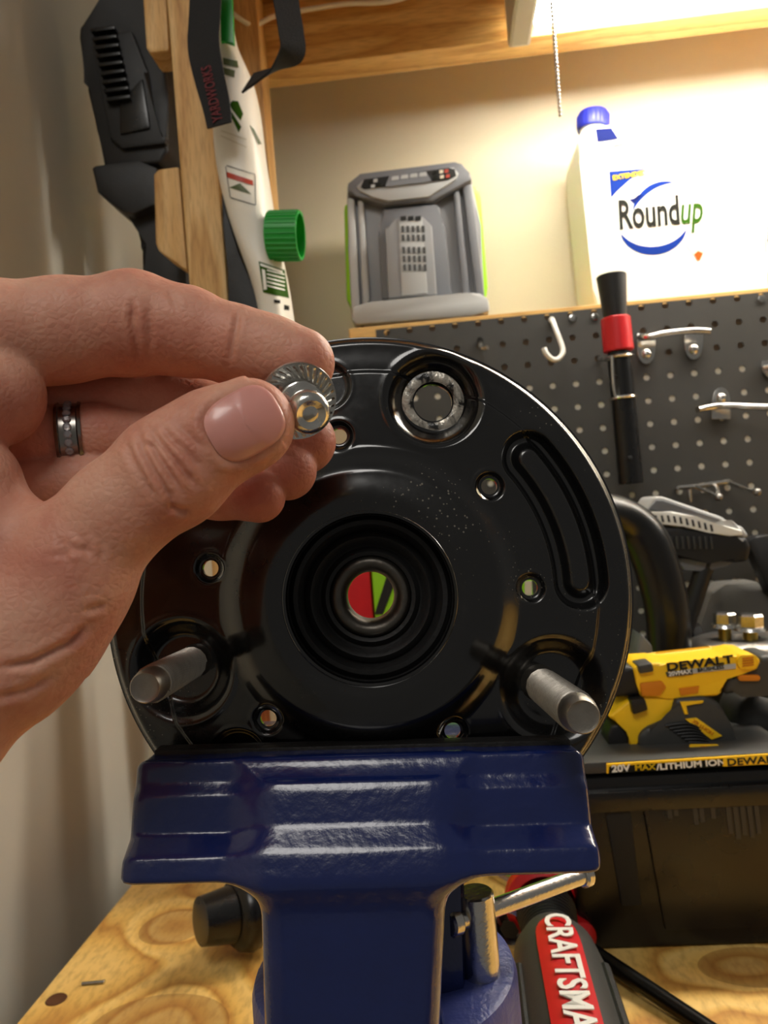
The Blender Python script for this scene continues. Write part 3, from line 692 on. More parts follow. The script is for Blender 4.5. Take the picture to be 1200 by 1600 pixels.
bag_bvh = BVHTree.FromObject(bagbody, bpy.context.evaluated_depsgraph_get())
def bagprint(name, pts, m_, dy=0):
    bm = nb(); f = bm.faces.new([bm.verts.new((x, y, 0)) for x, y in pts]); bmesh.ops.triangulate(bm, faces=[f])
    for _ in range(6):
        es = [e for e in bm.edges if e.calc_length() > 5]
        if not es: break
        bmesh.ops.subdivide_edges(bm, edges=es, cuts=1); bmesh.ops.triangulate(bm, faces=bm.faces[:])
    dead = []
    for v in bm.verts:
        r = ray(v.co.x, v.co.y).normalized(); hit = bag_bvh.ray_cast(CAM, r)[0]
        if hit is None: dead.append(v)
        else: v.co = hit - r * (.0006 + dy)
    bmesh.ops.delete(bm, geom=dead, context='VERTS')
    return new_obj(name, bm, m_, bg, False) if bm.faces else None
for (pts, m_) in (([(348, 90), (371, 95), (373, 106), (349, 101)], m_olive), ([(349, 105), (367, 110), (366, 121), (349, 116)], m_olive),
                  ([(363, 157), (372, 158), (380, 178), (376, 188), (362, 170), (359, 163)], m_greenprint), ([(358, 176), (362, 175), (377, 198), (373, 207)], m_greenprint),
                  ([(390, 195), (397, 202), (409, 225), (403, 226)], m_olive),
                  ([(353, 268), (395, 282), (396, 290), (354, 277)], m_brickprint), ([(375, 286), (393, 304), (358, 293)], m_olive),
                  ([(354, 258), (398, 272), (399, 273), (354, 259.5)], m_greyprint), ([(360, 308), (399, 320), (399, 321), (360, 309.5)], m_greyprint), ([(352, 260), (353, 260), (360, 308), (359, 308)], m_greyprint), ([(398, 273), (399, 273), (400, 320), (399, 320)], m_greyprint),
                  ([(345, 203), (385, 217), (385, 219), (345, 205)], m_cream), ([(345, 211), (385, 229), (385, 231), (345, 213)], m_cream),
                  ([(404, 408), (445, 422), (452, 466), (411, 457)], m_greenprint)):
    bagprint('print_patch', pts, m_)
for pts in ([(406, 411), (441, 423), (442, 427), (407, 415)], [(409, 420), (414, 422), (417, 452), (412, 453)]) + tuple([(417, 421 + i * 6), (445, 428 + i * 6), (445, 430 + i * 6), (417, 423 + i * 6)] for i in range(5)):
    bagprint('print_line', list(pts), m_white, .0006)
for pts in ([(428, 468), (438, 469), (438, 474), (428, 473)], [(444, 476), (452, 478), (452, 485), (444, 484)]): bagprint('print_patch', pts, m_greyprint)
# ================================================================== RIGHT SIDE OF THE BENCH
# black case standing on the bench -------------------------------------------------------
KY = .514
ktop = W(1000, 1211, KY).z; kx0 = W(884, 1215, KY).x; kx1 = .42
kc = thing('tool_case', 'glossy black plastic case on the bench under the yellow drill', 'case')
new_obj('body', box(kx0, kx1, KY, .845, BENCH + .0005, ktop, .006), m_blackg, kc, True)
new_obj('lid_lip', box(kx0 - .004, kx1 + .004, KY - .006, .849, ktop - .022, ktop - .008, .003), m_blackg, kc, True)
new_obj('latch_slot', pxprism([(945, 1265), (985, 1262), (1003, 1415), (972, 1417)], KY - .0035, .004, .001), m_hole, kc)
new_obj('front_panel', pxprism([(1003, 1250), (1290, 1232), (1300, 1445), (1040, 1455)], KY - .004, .005, .0015), m_blackg, kc)
m_faint = M('faint_print', '33302a', .6)
for i, (x, hgt) in enumerate(((1012, 16), (1022, 14), (1040, 34), (1050, 30), (1080, 44), (1090, 40), (1108, 34), (1132, 58), (1143, 66), (1154, 60), (1165, 64), (1176, 58))):
    new_obj('fine_print', pxprism([(x, 1246 - i * .4), (x + 7, 1245.5 - i * .4), (x + 7 + hgt * .12, 1245 + hgt), (x + hgt * .12, 1245 + hgt)], KY - .0046, .0006), m_faint, kc)

# drill / driver ---------------------------------------------------------------------------
dr = thing('cordless_drill', 'yellow and black cordless drill with battery on top of the black case', 'drill')
VY = .548
new_obj('motor_housing', pxprism([(990, 1045), (1000, 1038), (1030, 1036), (1050, 1040), (1140, 1030), (1160, 1022), (1180, 1023), (1189, 1032), (1184, 1046), (1165, 1052), (1132, 1057), (1128, 1083), (1120, 1088), (1045, 1092), (1002, 1090), (995, 1070)], VY, .040, .005, 3), m_yellow, dr)
new_obj('gear_collar', pxprism([(1000, 1068), (1035, 1064), (1042, 1074), (1032, 1088), (1003, 1089)], VY - .002, .006, .0015), m_orange, dr)
new_obj('housing_recess', pxprism([(1061, 1076), (1093, 1072), (1091, 1083), (1064, 1087)], VY - .001, .004, .0005), m_orange, dr)
vent = new_obj('rear_vent', pxprism(rrect(1153, 1023, 1185, 1046, 9), VY - .003, .006, .0015), m_yellow, dr)
for i in range(4): new_obj('vent_slot', pxprism([(1160 + i * .5, 1028 + i * 4), (1177 + i * .5, 1026 + i * 4), (1177, 1028.2 + i * 4), (1160, 1030.2 + i * 4)], VY - .0036, .001), m_orange, vent)
new_obj('name_plate', pxprism([(1041, 1051), (1150, 1037), (1150, 1045), (1043, 1057)], VY - .0012, .002, .0003), m_lgrey, dr)
new_obj('name_plate', pxprism([(1041, 1051), (1082, 1046), (1083, 1054), (1043, 1058)], VY - .0016, .002, .0003), m_dgrey, dr)
pxtext('20VMAX', (1045, 1056.5), (1082, 1051.5), VY - .0018, 9, m_white, dr, bold=.02)
pxtext('BRUSHLESS', (1090, 1050), (1145, 1043), VY - .0016, 8, m_greyprint, dr)
pxtext('DEWALT', (1042, 1048.5), (1140, 1036), VY - .0008, 17, m_hole, dr, bold=.03, xs=1.45)
new_obj('chuck_ring', pxprism([(955, 1046), (985, 1040), (1000, 1052), (1002, 1088), (960, 1092)], VY + .002, .036, .006, 3), m_blackp, dr)
new_obj('mode_lever', pxprism([(997, 1040), (1020, 1036), (1023, 1050), (1000, 1054)], VY - .004, .02, .002), m_dgrey, dr)
new_obj('rear_cover', pxprism([(1136, 1054), (1190, 1046), (1186, 1026), (1215, 1024), (1225, 1100), (1160, 1080), (1132, 1088)], VY + .002, .036, .005, 3), m_dgrey, dr)
new_obj('rear_slot', pxprism(rrect(1154, 1055, 1188, 1064, 4), VY - .0005, .004, .0005), m_orange, dr)
new_obj('grip_frame', pxprism([(950, 1120), (985, 1093), (1002, 1090), (1055, 1088), (1056, 1112), (1046, 1122), (1005, 1138), (996, 1150), (995, 1175), (984, 1175), (984, 1140), (965, 1130)], VY + .001, .038, .004, 3), m_yellow, dr)
new_obj('direction_switch', pxprism([(985, 1094), (1008, 1091), (1014, 1110), (990, 1118)], VY - .005, .012, .002), m_blackp, dr)
new_obj('trigger', pxprism([(955, 1134), (978, 1130), (986, 1136), (983, 1172), (952, 1174), (950, 1150)], VY + .004, .028, .004, 3), m_blackp, dr)
gp = new_obj('grip', pxprism([(1056, 1092), (1100, 1088), (1125, 1098), (1142, 1130), (1160, 1166), (1000, 1176), (998, 1150), (1010, 1138), (1048, 1122)], VY - .003, .042, .006, 3), m_dgrey, dr)
for i in range(8): new_obj('grip_ridge', tube([W(1040 + i * 6, 1134 - i * .3 + i * 4.6, VY - .004), W(1072 + i * 4, 1130 + i * 5, VY - .0045), W(1092 + i * 3, 1137 + i * 4.2, VY - .004)], .0008, 6, n=3), m_blackp, gp)
new_obj('yellow_inlay', pxprism([(1063, 1097), (1100, 1095), (1098, 1099), (1071, 1102), (1076, 1116), (1070, 1117)], VY - .0045, .002, .0004), m_yellow, gp)
new_obj('yellow_inlay', pxprism([(1071, 1124), (1089, 1122), (1129, 1150), (1112, 1156)], VY - .0045, .002, .0004), m_yellow, gp)
pxtext('XR LI-ION', (1081, 1128), (1116, 1152), VY - .0048, 8, m_orange, dr)
foot = new_obj('battery_foot', pxprism([(940, 1182), (1000, 1174), (1215, 1158), (1240, 1170), (1240, 1176), (938, 1192)], VY - .012, .065, .002), m_dgrey, dr)
new_obj('release_tab', pxprism(rrect(1078, 1164, 1124, 1173, 3), VY - .0128, .002, .0004), m_yellow, foot)
new_obj('release_dot', pxprism(rrect(1094, 1166, 1106, 1170, 2), VY - .0132, .001), m_orange, foot)
new_obj('foot_plate', pxprism([(1002, 1173), (1042, 1170), (1041, 1176), (1002, 1178)], VY - .0128, .002, .0003), m_yprint, foot)
bat = new_obj('battery', pxprism([(912, 1192), (1245, 1172), (1250, 1192), (912, 1212)], KY + .003, .10, .003), m_dgrey, dr)
lab = new_obj('battery_label', pxprism([(948, 1196), (1240, 1178), (1240, 1192), (948, 1209)], KY + .002, .002, .0003), m_greyprint, bat)
new_obj('label_edge', pxprism([(948, 1194), (1240, 1176), (1240, 1179), (951, 1197), (951, 1209), (948, 1209)], KY + .0014, .002, .0003), m_yellow, bat)
new_obj('label_block', pxprism([(1130, 1184.5), (1240, 1178), (1240, 1192), (1130, 1198)], KY + .0012, .002, .0003), m_yellow, bat)
pxtext('20V', (956, 1206.5), (990, 1204), KY + .0016, 15, m_white, dr, bold=.03, xs=1.15)
pxtext('MAX', (992, 1204), (1024, 1202), KY + .0016, 12, m_yprint, dr, bold=.02, xs=1.2)
pxtext('/LITHIUM ION', (1026, 1203), (1126, 1195.5), KY + .0016, 13, m_white, dr, bold=.025, xs=1.28)
pxtext('DEWALT', (1136, 1196.5), (1200, 1192), KY + .001, 15, m_hole, dr, bold=.02, xs=1.3)
tag(new_obj('round_tool_housing', lathe([(0, .0), (.002, .012), (.008, .0205), (.018, .0235), (.030, .022), (.040, .016), (.046, 0)], W(1128, 1120, VY + .05), W(1215, 1112, VY + .05) - W(1128, 1120, VY + .05), 32), m_dgrey), 'dark rounded tool housing beside the drill grip at the right edge', 'tool')

# bent black tube, grey tool, foam, steel flange and bolts --------------------------------
def tbase(px, py): return B(px, py, ktop)
tag(new_obj('bent_black_tube', tube([W(925, 800, .645), W(960, 806, .655), W(990, 822, .66), W(1012, 850, .66), W(1030, 900, .66), W(1043, 960, .66), W(1046, 1030, .66), W(1046, 1088, .66)], lambda t: .0165 + .002 * math.sin(PI * t), 28, 8), m_tubeblk), 'thick bent glossy black tube standing behind the round black plate', 'tube')
gt = thing('grey_black_tool', 'grey and black ribbed tool propped on a dark strut behind the drill', 'tool')
ZY = .72
new_obj('upper_shell', pxprism([(1006, 803), (1022, 776), (1034, 775), (1130, 808), (1140, 818), (1160, 822), (1172, 838), (1160, 843), (1110, 836), (1060, 818), (1012, 818)], ZY, .05, .004, 3), m_lgrey, gt)
new_obj('shell_inset', pxprism([(1012, 797), (1026, 782), (1036, 782), (1126, 812), (1120, 816), (1090, 812), (1050, 800)], ZY - .002, .006, .001), m_grey2, gt)
vb = new_obj('vent_band', pxprism([(1010, 800), (1050, 799), (1090, 808), (1125, 820), (1160, 828), (1162, 836), (1140, 838), (1105, 832), (1070, 820), (1026, 820)], ZY - .004, .008, .0015), m_white, gt)
for i in range(10):
    x = 1023 + i * 9.6; y = 805 + max(0, i - 2) ** 1.35 * 1.05
    new_obj('vent_slot', pxprism([(x, y), (x + 3, y + .5), (x + 5.5, y + 11), (x + 2, y + 10.5)], ZY - .0047, .001), m_hole, vb)
lb = new_obj('lower_body', pxprism([(1022, 822), (1068, 822), (1105, 834), (1140, 840), (1168, 838), (1175, 856), (1170, 878), (1150, 880), (1110, 872), (1050, 874), (1030, 860)], ZY - .002, .046, .005, 3), m_blackp, gt)
for i in range(8): new_obj('grip_rib', pxprism([(1046 + i * 9, 838), (1050 + i * 9, 838), (1052 + i * 9, 858), (1048 + i * 9, 858)], ZY - .0036, .003, .0006), m_dgrey, lb)
new_obj('under_plate', pxprism([(1052, 869), (1080, 869), (1110, 869), (1160, 866), (1140, 884), (1105, 894), (1070, 892)], ZY + .004, .04, .003), m_grey2, gt)
sb = tbase(1078, 1082); sb.y = ZY + .02
st0, st1 = W(1104, 876, ZY + .012), W(1076, 962, ZY + .012)
st1b = st1 + (st1 - st0) * .75; 
new_obj('strut', tube([st0, st1, st1 + (st1 - st0).normalized() * ((st1.z - ktop) / abs((st1 - st0).normalized().z))], .0085, 12, n=1), m_blackp, gt)
tag(new_obj('black_knob', lathe([(0, .012), (.004, .0165), (.012, .0165), (.016, .012), (.017, 0)], W(1070, 1000, .745), W(1100, 1000, .745) - W(1070, 1000, .745), 24), m_blackp), 'black round knob between the bent tube and the steel flange', 'knob')
tag(new_obj('grey_case', prism([W(1092, 985, .79), W(1112, 925, .80), W(1130, 912, .82), W(1182, 908, .82), W(1215, 935, .80), W(1225, 1060, .79), W(1092, 1060, .79)], (0, .03, 0), .003), m_foam), 'rough grey panel leaning behind the two hex bolts', 'panel')
tag(new_obj('open_black_box', prism([W(1168, 846, .79), W(1180, 838, .79), W(1202, 836, .79), W(1300, 836, .79), W(1300, 960, .79), W(1205, 930, .79)], (0, .02, 0), .002), m_blackp), 'black box edge standing at the right edge below the peg rack', 'box')
fl = thing('steel_flange', 'shiny cast steel flange lying on the case below the hex bolts', 'flange')
fc = W(1162, 1040, .672); fc.z = ktop
new_obj('flange_body', lathe([(0, .030), (.004, .036), (.022, .038), (.030, .046), (.047, .046), (.053, .042), (.056, .034), (.0555, .015), (.048, .012)], fc, (0, 0, 1), 40, close=False), m_steel, fl)
def hexbolt(px, py, Y, label, s=1.0):
    t = thing('hex_bolt', label, 'bolt', 'hex flange bolts on the steel flange')
    p = W(px, py, Y); up = Vector((.05, 0, 1)).normalized()
    a = lathe([(0, .0085 * s), (.001, .0092 * s), (.0085 * s, .0092 * s), (.010 * s, .0078 * s), (.0102 * s, 0)], p, up, 6); new_obj('head', a, m_zinc, t, True, 25)
    new_obj('washer_face', cyl(p - up * .0025, p, .0118 * s, .0105 * s, 24), m_zinc, t)
    zend = fc.z + .0555
    new_obj('shank', cyl(p - up * (p.z - zend), p - up * .002, .0052 * s, seg=18), M('yellow_zinc', 'b8a050', .3, 1.0), t)
hexbolt(1132, 975, .668, 'smaller hex flange bolt standing left on the steel flange')
hexbolt(1172, 980, .660, 'larger hex flange bolt standing right on the steel flange', 1.12)
tag(new_obj('grey_wedge', prism([W(992, 1040, .60), W(1002, 990, .60), W(1020, 1010, .60), W(1022, 1055, .60), W(1010, 1085, .60), W(985, 1085, .60)], (0, .03, 0), .002), m_grey2), 'small grey wedge between the plate rim and the bent black tube', 'wedge')

# red and lime boxes behind the plate -------------------------------------------------------
rY = .66
tag(new_obj('red_box', box(W(470, 930, rY).x, W(581, 930, rY).x, rY, rY + .10, BENCH + .0005, W(530, 835, rY).z, .004), m_red), 'red box seen through the left half of the plate centre hole', 'box')
lm = thing('lime_tool_box', 'lime green box seen through the right half of the plate centre hole', 'box')
lx0_ = W(582, 930, rY).x + .0005; lx1_ = W(833, 930, rY).x
new_obj('body', box(lx0_, lx1_, rY - .002, rY + .03, BENCH + .0005, W(700, 850, rY).z, .004), m_lime, lm)
new_obj('front_stripe', pxprism([(620, 850), (640, 850), (598, 960), (585, 960)], rY - .003, .002), m_blackp, lm)
new_obj('front_tab', pxprism([(820, 908), (831, 908), (831, 930), (820, 930)], rY - .003, .002), m_cream, lm)

# screwdrivers, sockets, plug on the bench ---------------------------------------------------
cs = thing('screwdriver', 'grey and black screwdriver with red label lying handle towards the camera', 'screwdriver')
R1 = .0275
e0 = B(932, 1800, BENCH + R1); e1 = B(848, 1400, BENCH + R1); axs = e1 - e0; Ls = axs.length; du = axs.normalized()
new_obj('grip', lathe([(0, .010), (.004, .021), (.014, .0265), (.05, .0275), (Ls * .55, .0270), (Ls * .66, .0245), (Ls * .74, .0180), (Ls * .745, .012)], e0, axs, 40), m_dgrey, cs)
nk_ = new_obj('neck', lathe([(Ls * .73, .0165), (Ls * .78, .0165), (Ls * .90, .0185), (Ls * .93, .0185), (Ls * .935, 0)], e0, axs, 40, close=False), m_blackp, cs)
for i in range(9):
    c = e0 + axs * (.755 + i * .017); x, y, _ = frame_of(axs); rr = .0167 + max(0, i - 2) * .00035
    new_obj('neck_ring', tube([c + (x * math.cos(u) + y * math.sin(u)) * rr for u in [2 * PI * k_ / 24 for k_ in range(25)]], .0011, 6, n=1), m_blackp, nk_)
new_obj('end_cap', lathe([(Ls * .925, .021), (Ls * .94, .0262), (Ls * .99, .0262), (Ls * 1.01, .021), (Ls * 1.012, 0)], e0, axs, 40, close=False), m_red, cs)
# label plate on top of the grip
up_ = Vector((0, -.55, .83)); up_ = (up_ - du * up_.dot(du)).normalized(); sd = du.cross(up_)
bm = nb(); rowsL = []
for i in range(29):
    t = -.001 + (Ls * .655) * i / 28; s = t / (Ls * .655); ww = 13.5 * math.pi / 180 * 1.9
    rr = .0282 if s < .8 else .0282 - (s - .8) * .013
    if s > .88: ww *= math.sqrt(max(0, 1 - ((s - .88) / .12) ** 2)) * .98 + .02
    rowsL.append([bm.verts.new(e0 + du * t + up_ * rr * math.cos(a) + sd * rr * math.sin(a)) for a in [ww * (k_ / 4 - 1) for k_ in range(9)]])
for A, C in zip(rowsL, rowsL[1:]):
    for k_ in range(8): bm.faces.new((A[k_], A[k_ + 1], C[k_ + 1], C[k_]))
new_obj('red_label', bm, m_red, cs)
text('CRAFTSMAN', e0 + du * (Ls * .635) + up_ * .0288 - sd * .0055 * 0 + sd * -.0055, -du, up_, .0205, m_white, cs, bold=.02, xs=1.0)
for a in (-1.05, 1.05, 1.7):
    q = up_ * math.cos(a) + sd * math.sin(a)
    new_obj('grip_inlay', tube([e0 + du * .03 + q * .0268, e0 + du * .06 + q * .0272, e0 + du * (Ls * .5) + q * .0268], .0035, 8, n=3), m_blackp, cs)

s2 = thing('screwdriver', 'long dark screwdriver shaft with a red ferrule crossing the bench at lower right', 'screwdriver')
f0 = B(872, 1432, BENCH + .012); f1 = B(912, 1478, BENCH + .010); f2 = B(1122, 1618, BENCH + .005)
new_obj('handle', lathe([(0, .004), (.004, .012), (.02, .0135), ((f1 - f0).length * .85, .0125), ((f1 - f0).length, .006), ((f1 - f0).length + .001, 0)], f0, f1 - f0, 24), m_red, s2)
new_obj('shaft', cyl(f1, f2, .0052, .0048, 18, .0008), m_shaft, s2)
new_obj('tip', cyl(f2, f2 + (f2 - f1).normalized() * .02, .0056, .0040, 12, .0008), m_zinc, s2)

def socket(px, py, label, r, L, d, mat=m_zinc):
    t = thing('socket', label, 'socket', 'chrome sockets on the bench behind the vise')
    p = B(px, py, BENCH + r)
    d = Vector(d).normalized()
    new_obj('barrel', lathe([(0, r * .8), (.001, r), (L * .55, r), (L * .6, r * .88), (L, r * .88), (L, r * .6), (L * .6, r * .58), (L * .6, 0)], p, d, 28, close=False), mat, t)
    new_obj('drive_bore', lathe([(-.0005, r * .5), (-.0008, 0)], p, d, 6, close=False), m_hole, t)
socket(796, 1452, 'short chrome socket beside the vise lock screw and screwdriver neck', .0135, .03, (.3, 1, 0))
wr = thing('wrench', 'chrome wrench lying on the bench just under the vise jaw', 'wrench')
w0, w1 = B(760, 1352, BENCH + .004), B(838, 1400, BENCH + .004)
new_obj('handle', cyl(w0, w1, .0065, seg=14, bev=.001), m_zinc, wr)
x, y, a = frame_of(w0 - w1)
new_obj('ring_end', tube([w0 + (w0 - w1).normalized() * .010 + ((w0 - w1).normalized() * math.cos(u) + Vector((0, 0, 1)).cross((w0 - w1).normalized()) * math.sin(u)) * .010 for u in [2 * PI * i / 20 for i in range(21)]], .0045, 8, n=1), m_zinc, wr)
socket(842, 1392, 'tall chrome socket below the end of the vise tommy bar', .012, .05, (.1, 1, .0))
pl = thing('rubber_plug', 'black tapered rubber plug with chrome ring lying on the bench left of vise', 'plug')
pa, pb = B(318, 1462, BENCH + .020), B(425, 1432, BENCH + .024); pdir = (pb - pa).normalized(); pl_l = (pb - pa).length; q = 1 / F * .53
pc0 = W(312, 1440, .505); pc1 = W(432, 1412, .54); pdir = (pc1 - pc0).normalized()
new_obj('tapered_end', lathe([(0, .012), (.0005, .0155), (.022, .0185), (.0225, .012)], pc0, pdir, 36), m_blackg, pl)
new_obj('bulb', lathe([(.022, .013), (.023, .0205), (.027, .0245), (.034, .0262), (.041, .0245), (.046, .0195), (.0465, .012)], pc0, pdir, 36), m_blackg, pl)
new_obj('chrome_ring', lathe([(.0462, .0195), (.0475, .0205), (.050, .020), (.0505, .016), (.049, .014)], pc0, pdir, 36, close=False), m_zinc, pl)
new_obj('core', lathe([(.046, .0135), (.056, .0130), (.057, 0)], pc0, pdir, 24, close=False), m_blackp, pl)

# ================================================================== VISE
dn = ray(594, 877).normalized()
ex = (D(905, 1165, .25) - D(243, 1181, .25)).normalized(); ex = (ex - dn * ex.dot(dn)).normalized(); ez = ex.cross(dn)
LM = Matrix((ex, dn, ez)).transposed().to_4x4(); LM.translation = CAM      # local: x right, y depth, z up, origin at the camera
def poly_sd(y, z, P):
    """signed distance to a 2D polygon"""
    P = np.array(P); d = np.full(np.broadcast(y, z).shape, 1e9); s = np.ones_like(d)
    for i in range(len(P)):
        a, b = P[i], P[i - 1]; e0_, e1_ = b - a; w0_, w1_ = y - a[0], z - a[1]
        t = np.clip((w0_ * e0_ + w1_ * e1_) / (e0_ * e0_ + e1_ * e1_), 0, 1)
        d = np.minimum(d, (w0_ - e0_ * t) ** 2 + (w1_ - e1_ * t) ** 2)
        c1_, c2_, c3_ = z >= a[1], z < b[1], e0_ * w1_ > e1_ * w0_
        s = np.where((c1_ & c2_ & c3_) | (~c1_ & ~c2_ & ~c3_), -s, s)
    return s * np.sqrt(d)
vi = thing('bench_vise', 'navy blue bench vise on the bench clamping the round black plate', 'vise')
XJ0, XJ1 = -.0715, .0572
rd = .0016
prof = [(.2425, -.0590), (.2300, -.0583), (.2285, -.0635), (.2260, -.0665), (.2245, -.0725), (.2235, -.0765), (.2165, -.0805), (.2150, -.0845), (.2395, -.0845), (.2425, -.080)]
S = SDF((XJ0 - .006, .205, -.16), (XJ1 + .006, .253, -.055), .00085)
sl, g = S.sub((XJ0, .205, -.16), (XJ1, .253, -.055), .01)
X, Y_, Z = g
jaw2 = poly_sd(Y_, Z, prof)
tap = 0
jx = np.maximum(XJ0 - X, X - XJ1)
jaw = smax(jaw2, jx, .004) - rd
zz = np.clip((-Z - .086) / .05, 0, 1)
cxn = -.0068 + .03 * Z; hwn = .0245 - .0025 * zz
nk2 = np.maximum(np.abs(X - cxn) - hwn, np.maximum(.2165 - .001 * zz - Y_, Y_ - .245))
nk3 = np.maximum(smax(np.abs(X - cxn) - hwn, np.maximum(.2146 - .001 * zz + np.clip((Z + .086) * .5, 0, .02) - Y_, Y_ - .245), .008), Z + .066) - .0015
S.f[sl] = smin(jaw, nk3, .0115)
V, Q = S.mesh(); V = np_mesh('v', V, Q, 2)
me = to_mesh('front_jaw', V, Q); me.transform(LM); fj = new_obj('front_jaw', me, m_blue, vi, False)
def lbox(name, x0, x1, y0, y1, z0, z1, bev, mat, par=None):
    return new_obj(name, box(x0, x1, y0, y1, z0, z1, bev, LM), mat, par or vi)
lbox('jaw_insert', XJ0 + .0015, XJ1 - .0005, 0.2375, .2448, -.078, -.0556, .0006, m_jaw)
lbox('jaw_insert', XJ0 + .003, XJ1 - .003, .2572, .2640, -.080, -.0590, .0006, m_jaw)
lbox('rear_jaw', XJ0 + .002, XJ1 - .004, .264, .300, -.105, -.0595, .004, m_blue)
lbox('rear_body', -.034, .026, .262, .350, -.19, -.09, .008, m_blue)
lbox('slide_bar', -.026, .016, .222, .345, -.19, -.135, .004, m_blue)
for sx in (-1, 1): lbox('jaw_screw', -.0035 + sx * .035 - .003, -.0035 + sx * .035 + .003, .2566, .2574, -.076, -.070, .0004, m_zinc)
# swivel base
bc = D(600, 1505, .272); 
zb0 = BENCH
base = new_obj('swivel_base', lathe([(0, .055), (.012, .055), (.016, .048), (bc.z - zb0 - .004, .0465), (bc.z - zb0 - .001, .0455), (bc.z - zb0, .0435), (bc.z - zb0, 0)], (bc.x, bc.y, zb0), (0, 0, 1), 64), m_bluelt, vi)
lkb = D(752, 1516, .262); lkt = D(750, 1392, .262); lkb.z = bc.z - .002
lk = new_obj('lock_screw', cyl(lkb, lkb + Vector((-.002, .001, 1)) * ((lkt - lkb).z), .0065, .0063, 32, .0006), m_zinc, vi)
q0, q1 = D(704, 1443, .256), D(916, 1366, .29)
tb = new_obj('tommy_bar', cyl(q0, q1, .0031, seg=20, bev=.0003), m_zinc, lk)
new_obj('bar_end', cyl(q0 - (q1 - q0).normalized() * .001, q0 + (q1 - q0).normalized() * .0035, .0045, seg=20, bev=.0008), m_zinc, lk)
new_obj('bar_end', cyl(q1 - (q1 - q0).normalized() * .003, q1 + (q1 - q0).normalized() * .001, .0044, seg=20, bev=.0008), m_zinc, lk)

# ================================================================== BLACK STAMPED PLATE (local frame LM)
PS = .25 / F
def lp(px, py, d=.25):
    """pixel -> local point on the plane at local depth d"""
    r = ray(px, py); v = Vector((r.dot(ex), r.dot(dn), r.dot(ez))); return v * (d / v.y)
C0 = lp(579, 932)
def off(px, py):
    v = lp(px, py) - C0; return (v.x / PS, v.z / PS)
ss = lambda a, b, x: np.clip((x - a) / (b - a), 0, 1) ** 2 * (3 - 2 * np.clip((x - a) / (b - a), 0, 1))
cups = [(off(678, 624), 80, 46, 34, 31), (off(286, 1046), 82, 48, 34, 20), (off(864, 1076), 86, 50, 34, 22)]
dimples = [(off(x_, y_), 25, 15, 9, 12.5) for x_, y_ in ((763, 761), (826, 918), (530, 683), (331, 888), (421, 1120), (706, 1139))]
shallow = [(off(507, 604), 43, 34, 10, 0), (off(374, 1180), 44, 34, 12, 0)]
pa_, pb_ = off(826, 716), off(907, 908)
def height(x, z):
    r = np.hypot(x, z)
    h = 7 * (1 - ss(350, 358, r)) - 14 * ss(396, 414, r) ** 2 - 3 * ss(358, 396, r)
    h = h + 14 * (1 - np.clip((r - 225) / 125, 0, 1))
    h = h + 30 * (1 - ss(188, 236, r)) + 8 * (1 - ss(150, 200, r)) - 3 * (1 - ss(128, 150, r))
    for (c, ro, ri, dep, _) in cups:
        d = np.hypot(x - c[0], z - c[1]); h = h - dep * (1 - ss(ri, ro, d)) * (1 - ss(ro - 1, ro + 3, d)) + 1.5 * np.exp(-((d - ro - 2) / 4) ** 2)
    for (c, ro, ri, dep, _) in dimples + shallow:
        d = np.hypot(x - c[0], z - c[1]); h = h - dep * (1 - ss(ri, ro, d)) + .8 * np.exp(-((d - ro - 1) / 3) ** 2)
    # curved slot
    ra_, rb_ = math.hypot(*pa_), math.hypot(*pb_); aa, ab = math.atan2(pa_[1], pa_[0]), math.atan2(pb_[1], pb_[0])
    th = np.arctan2(z, x); tc = np.clip((th - ab) / (aa - ab), 0, 1); rc_ = rb_ + (ra_ - rb_) * tc; tt = ab + (aa - ab) * tc
    bow = 1 + .035 * np.sin(PI * tc) * 0
    d = np.hypot(x - rc_ * bow * np.cos(tt), z - rc_ * bow * np.sin(tt))
    h = h - 22 * (1 - ss(33, 47, d)) + 15 * (1 - ss(10, 29, d))
    return h
NT, rs_ = 720, list(np.linspace(131, 236, 54)) + list(np.linspace(238, 415, 108))
th = np.arange(NT) * 2 * PI / NT
RR, TT = np.meshgrid(np.array(rs_), th, indexing='ij'); x_, z_ = RR * np.cos(TT), RR * np.sin(TT)
hh = height(x_, z_)
def loc_pt(x, h, z): return np.stack([C0.x + x * PS, C0.y - h * PS, C0.z + z * PS], -1)
top_v = loc_pt(x_, hh, z_).reshape(-1, 3); bot_v = loc_pt(x_, hh - 9, z_).reshape(-1, 3); n1 = len(top_v); nr = len(rs_)
fc_ = []
i, j = np.meshgrid(np.arange(nr - 1), np.arange(NT), indexing='ij'); a = i * NT + j; b = i * NT + (j + 1) % NT; c = (i + 1) * NT + (j + 1) % NT; d = (i + 1) * NT + j
fc_.append(np.stack([a, d, c, b], -1).reshape(-1, 4)); fc_.append(np.stack([a, b, c, d], -1).reshape(-1, 4) + n1)
jj = np.arange(NT); kk = (jj + 1) % NT
fc_.append(np.stack([jj, kk, kk + n1, jj + n1], -1)); o_ = (nr - 1) * NT; fc_.append(np.stack([jj + o_, jj + o_ + n1, kk + o_ + n1, kk + o_], -1))
me = to_mesh('disc', np.concatenate([top_v, bot_v]), np.concatenate(fc_))
tmp = bpy.data.objects.new('tmp', me); COL.objects.link(tmp)
bm = nb()
for (c, _, _, _, hr) in [cups[0]] + dimples:
    o3 = Vector((C0.x + c[0] * PS, C0.y - .03, C0.z + c[1] * PS)); add_lathe(bm, [(0, hr * PS), (.06, hr * PS)], o3, (0, 1, 0), 40)
bmesh.ops.recalc_face_normals(bm, faces=bm.faces)
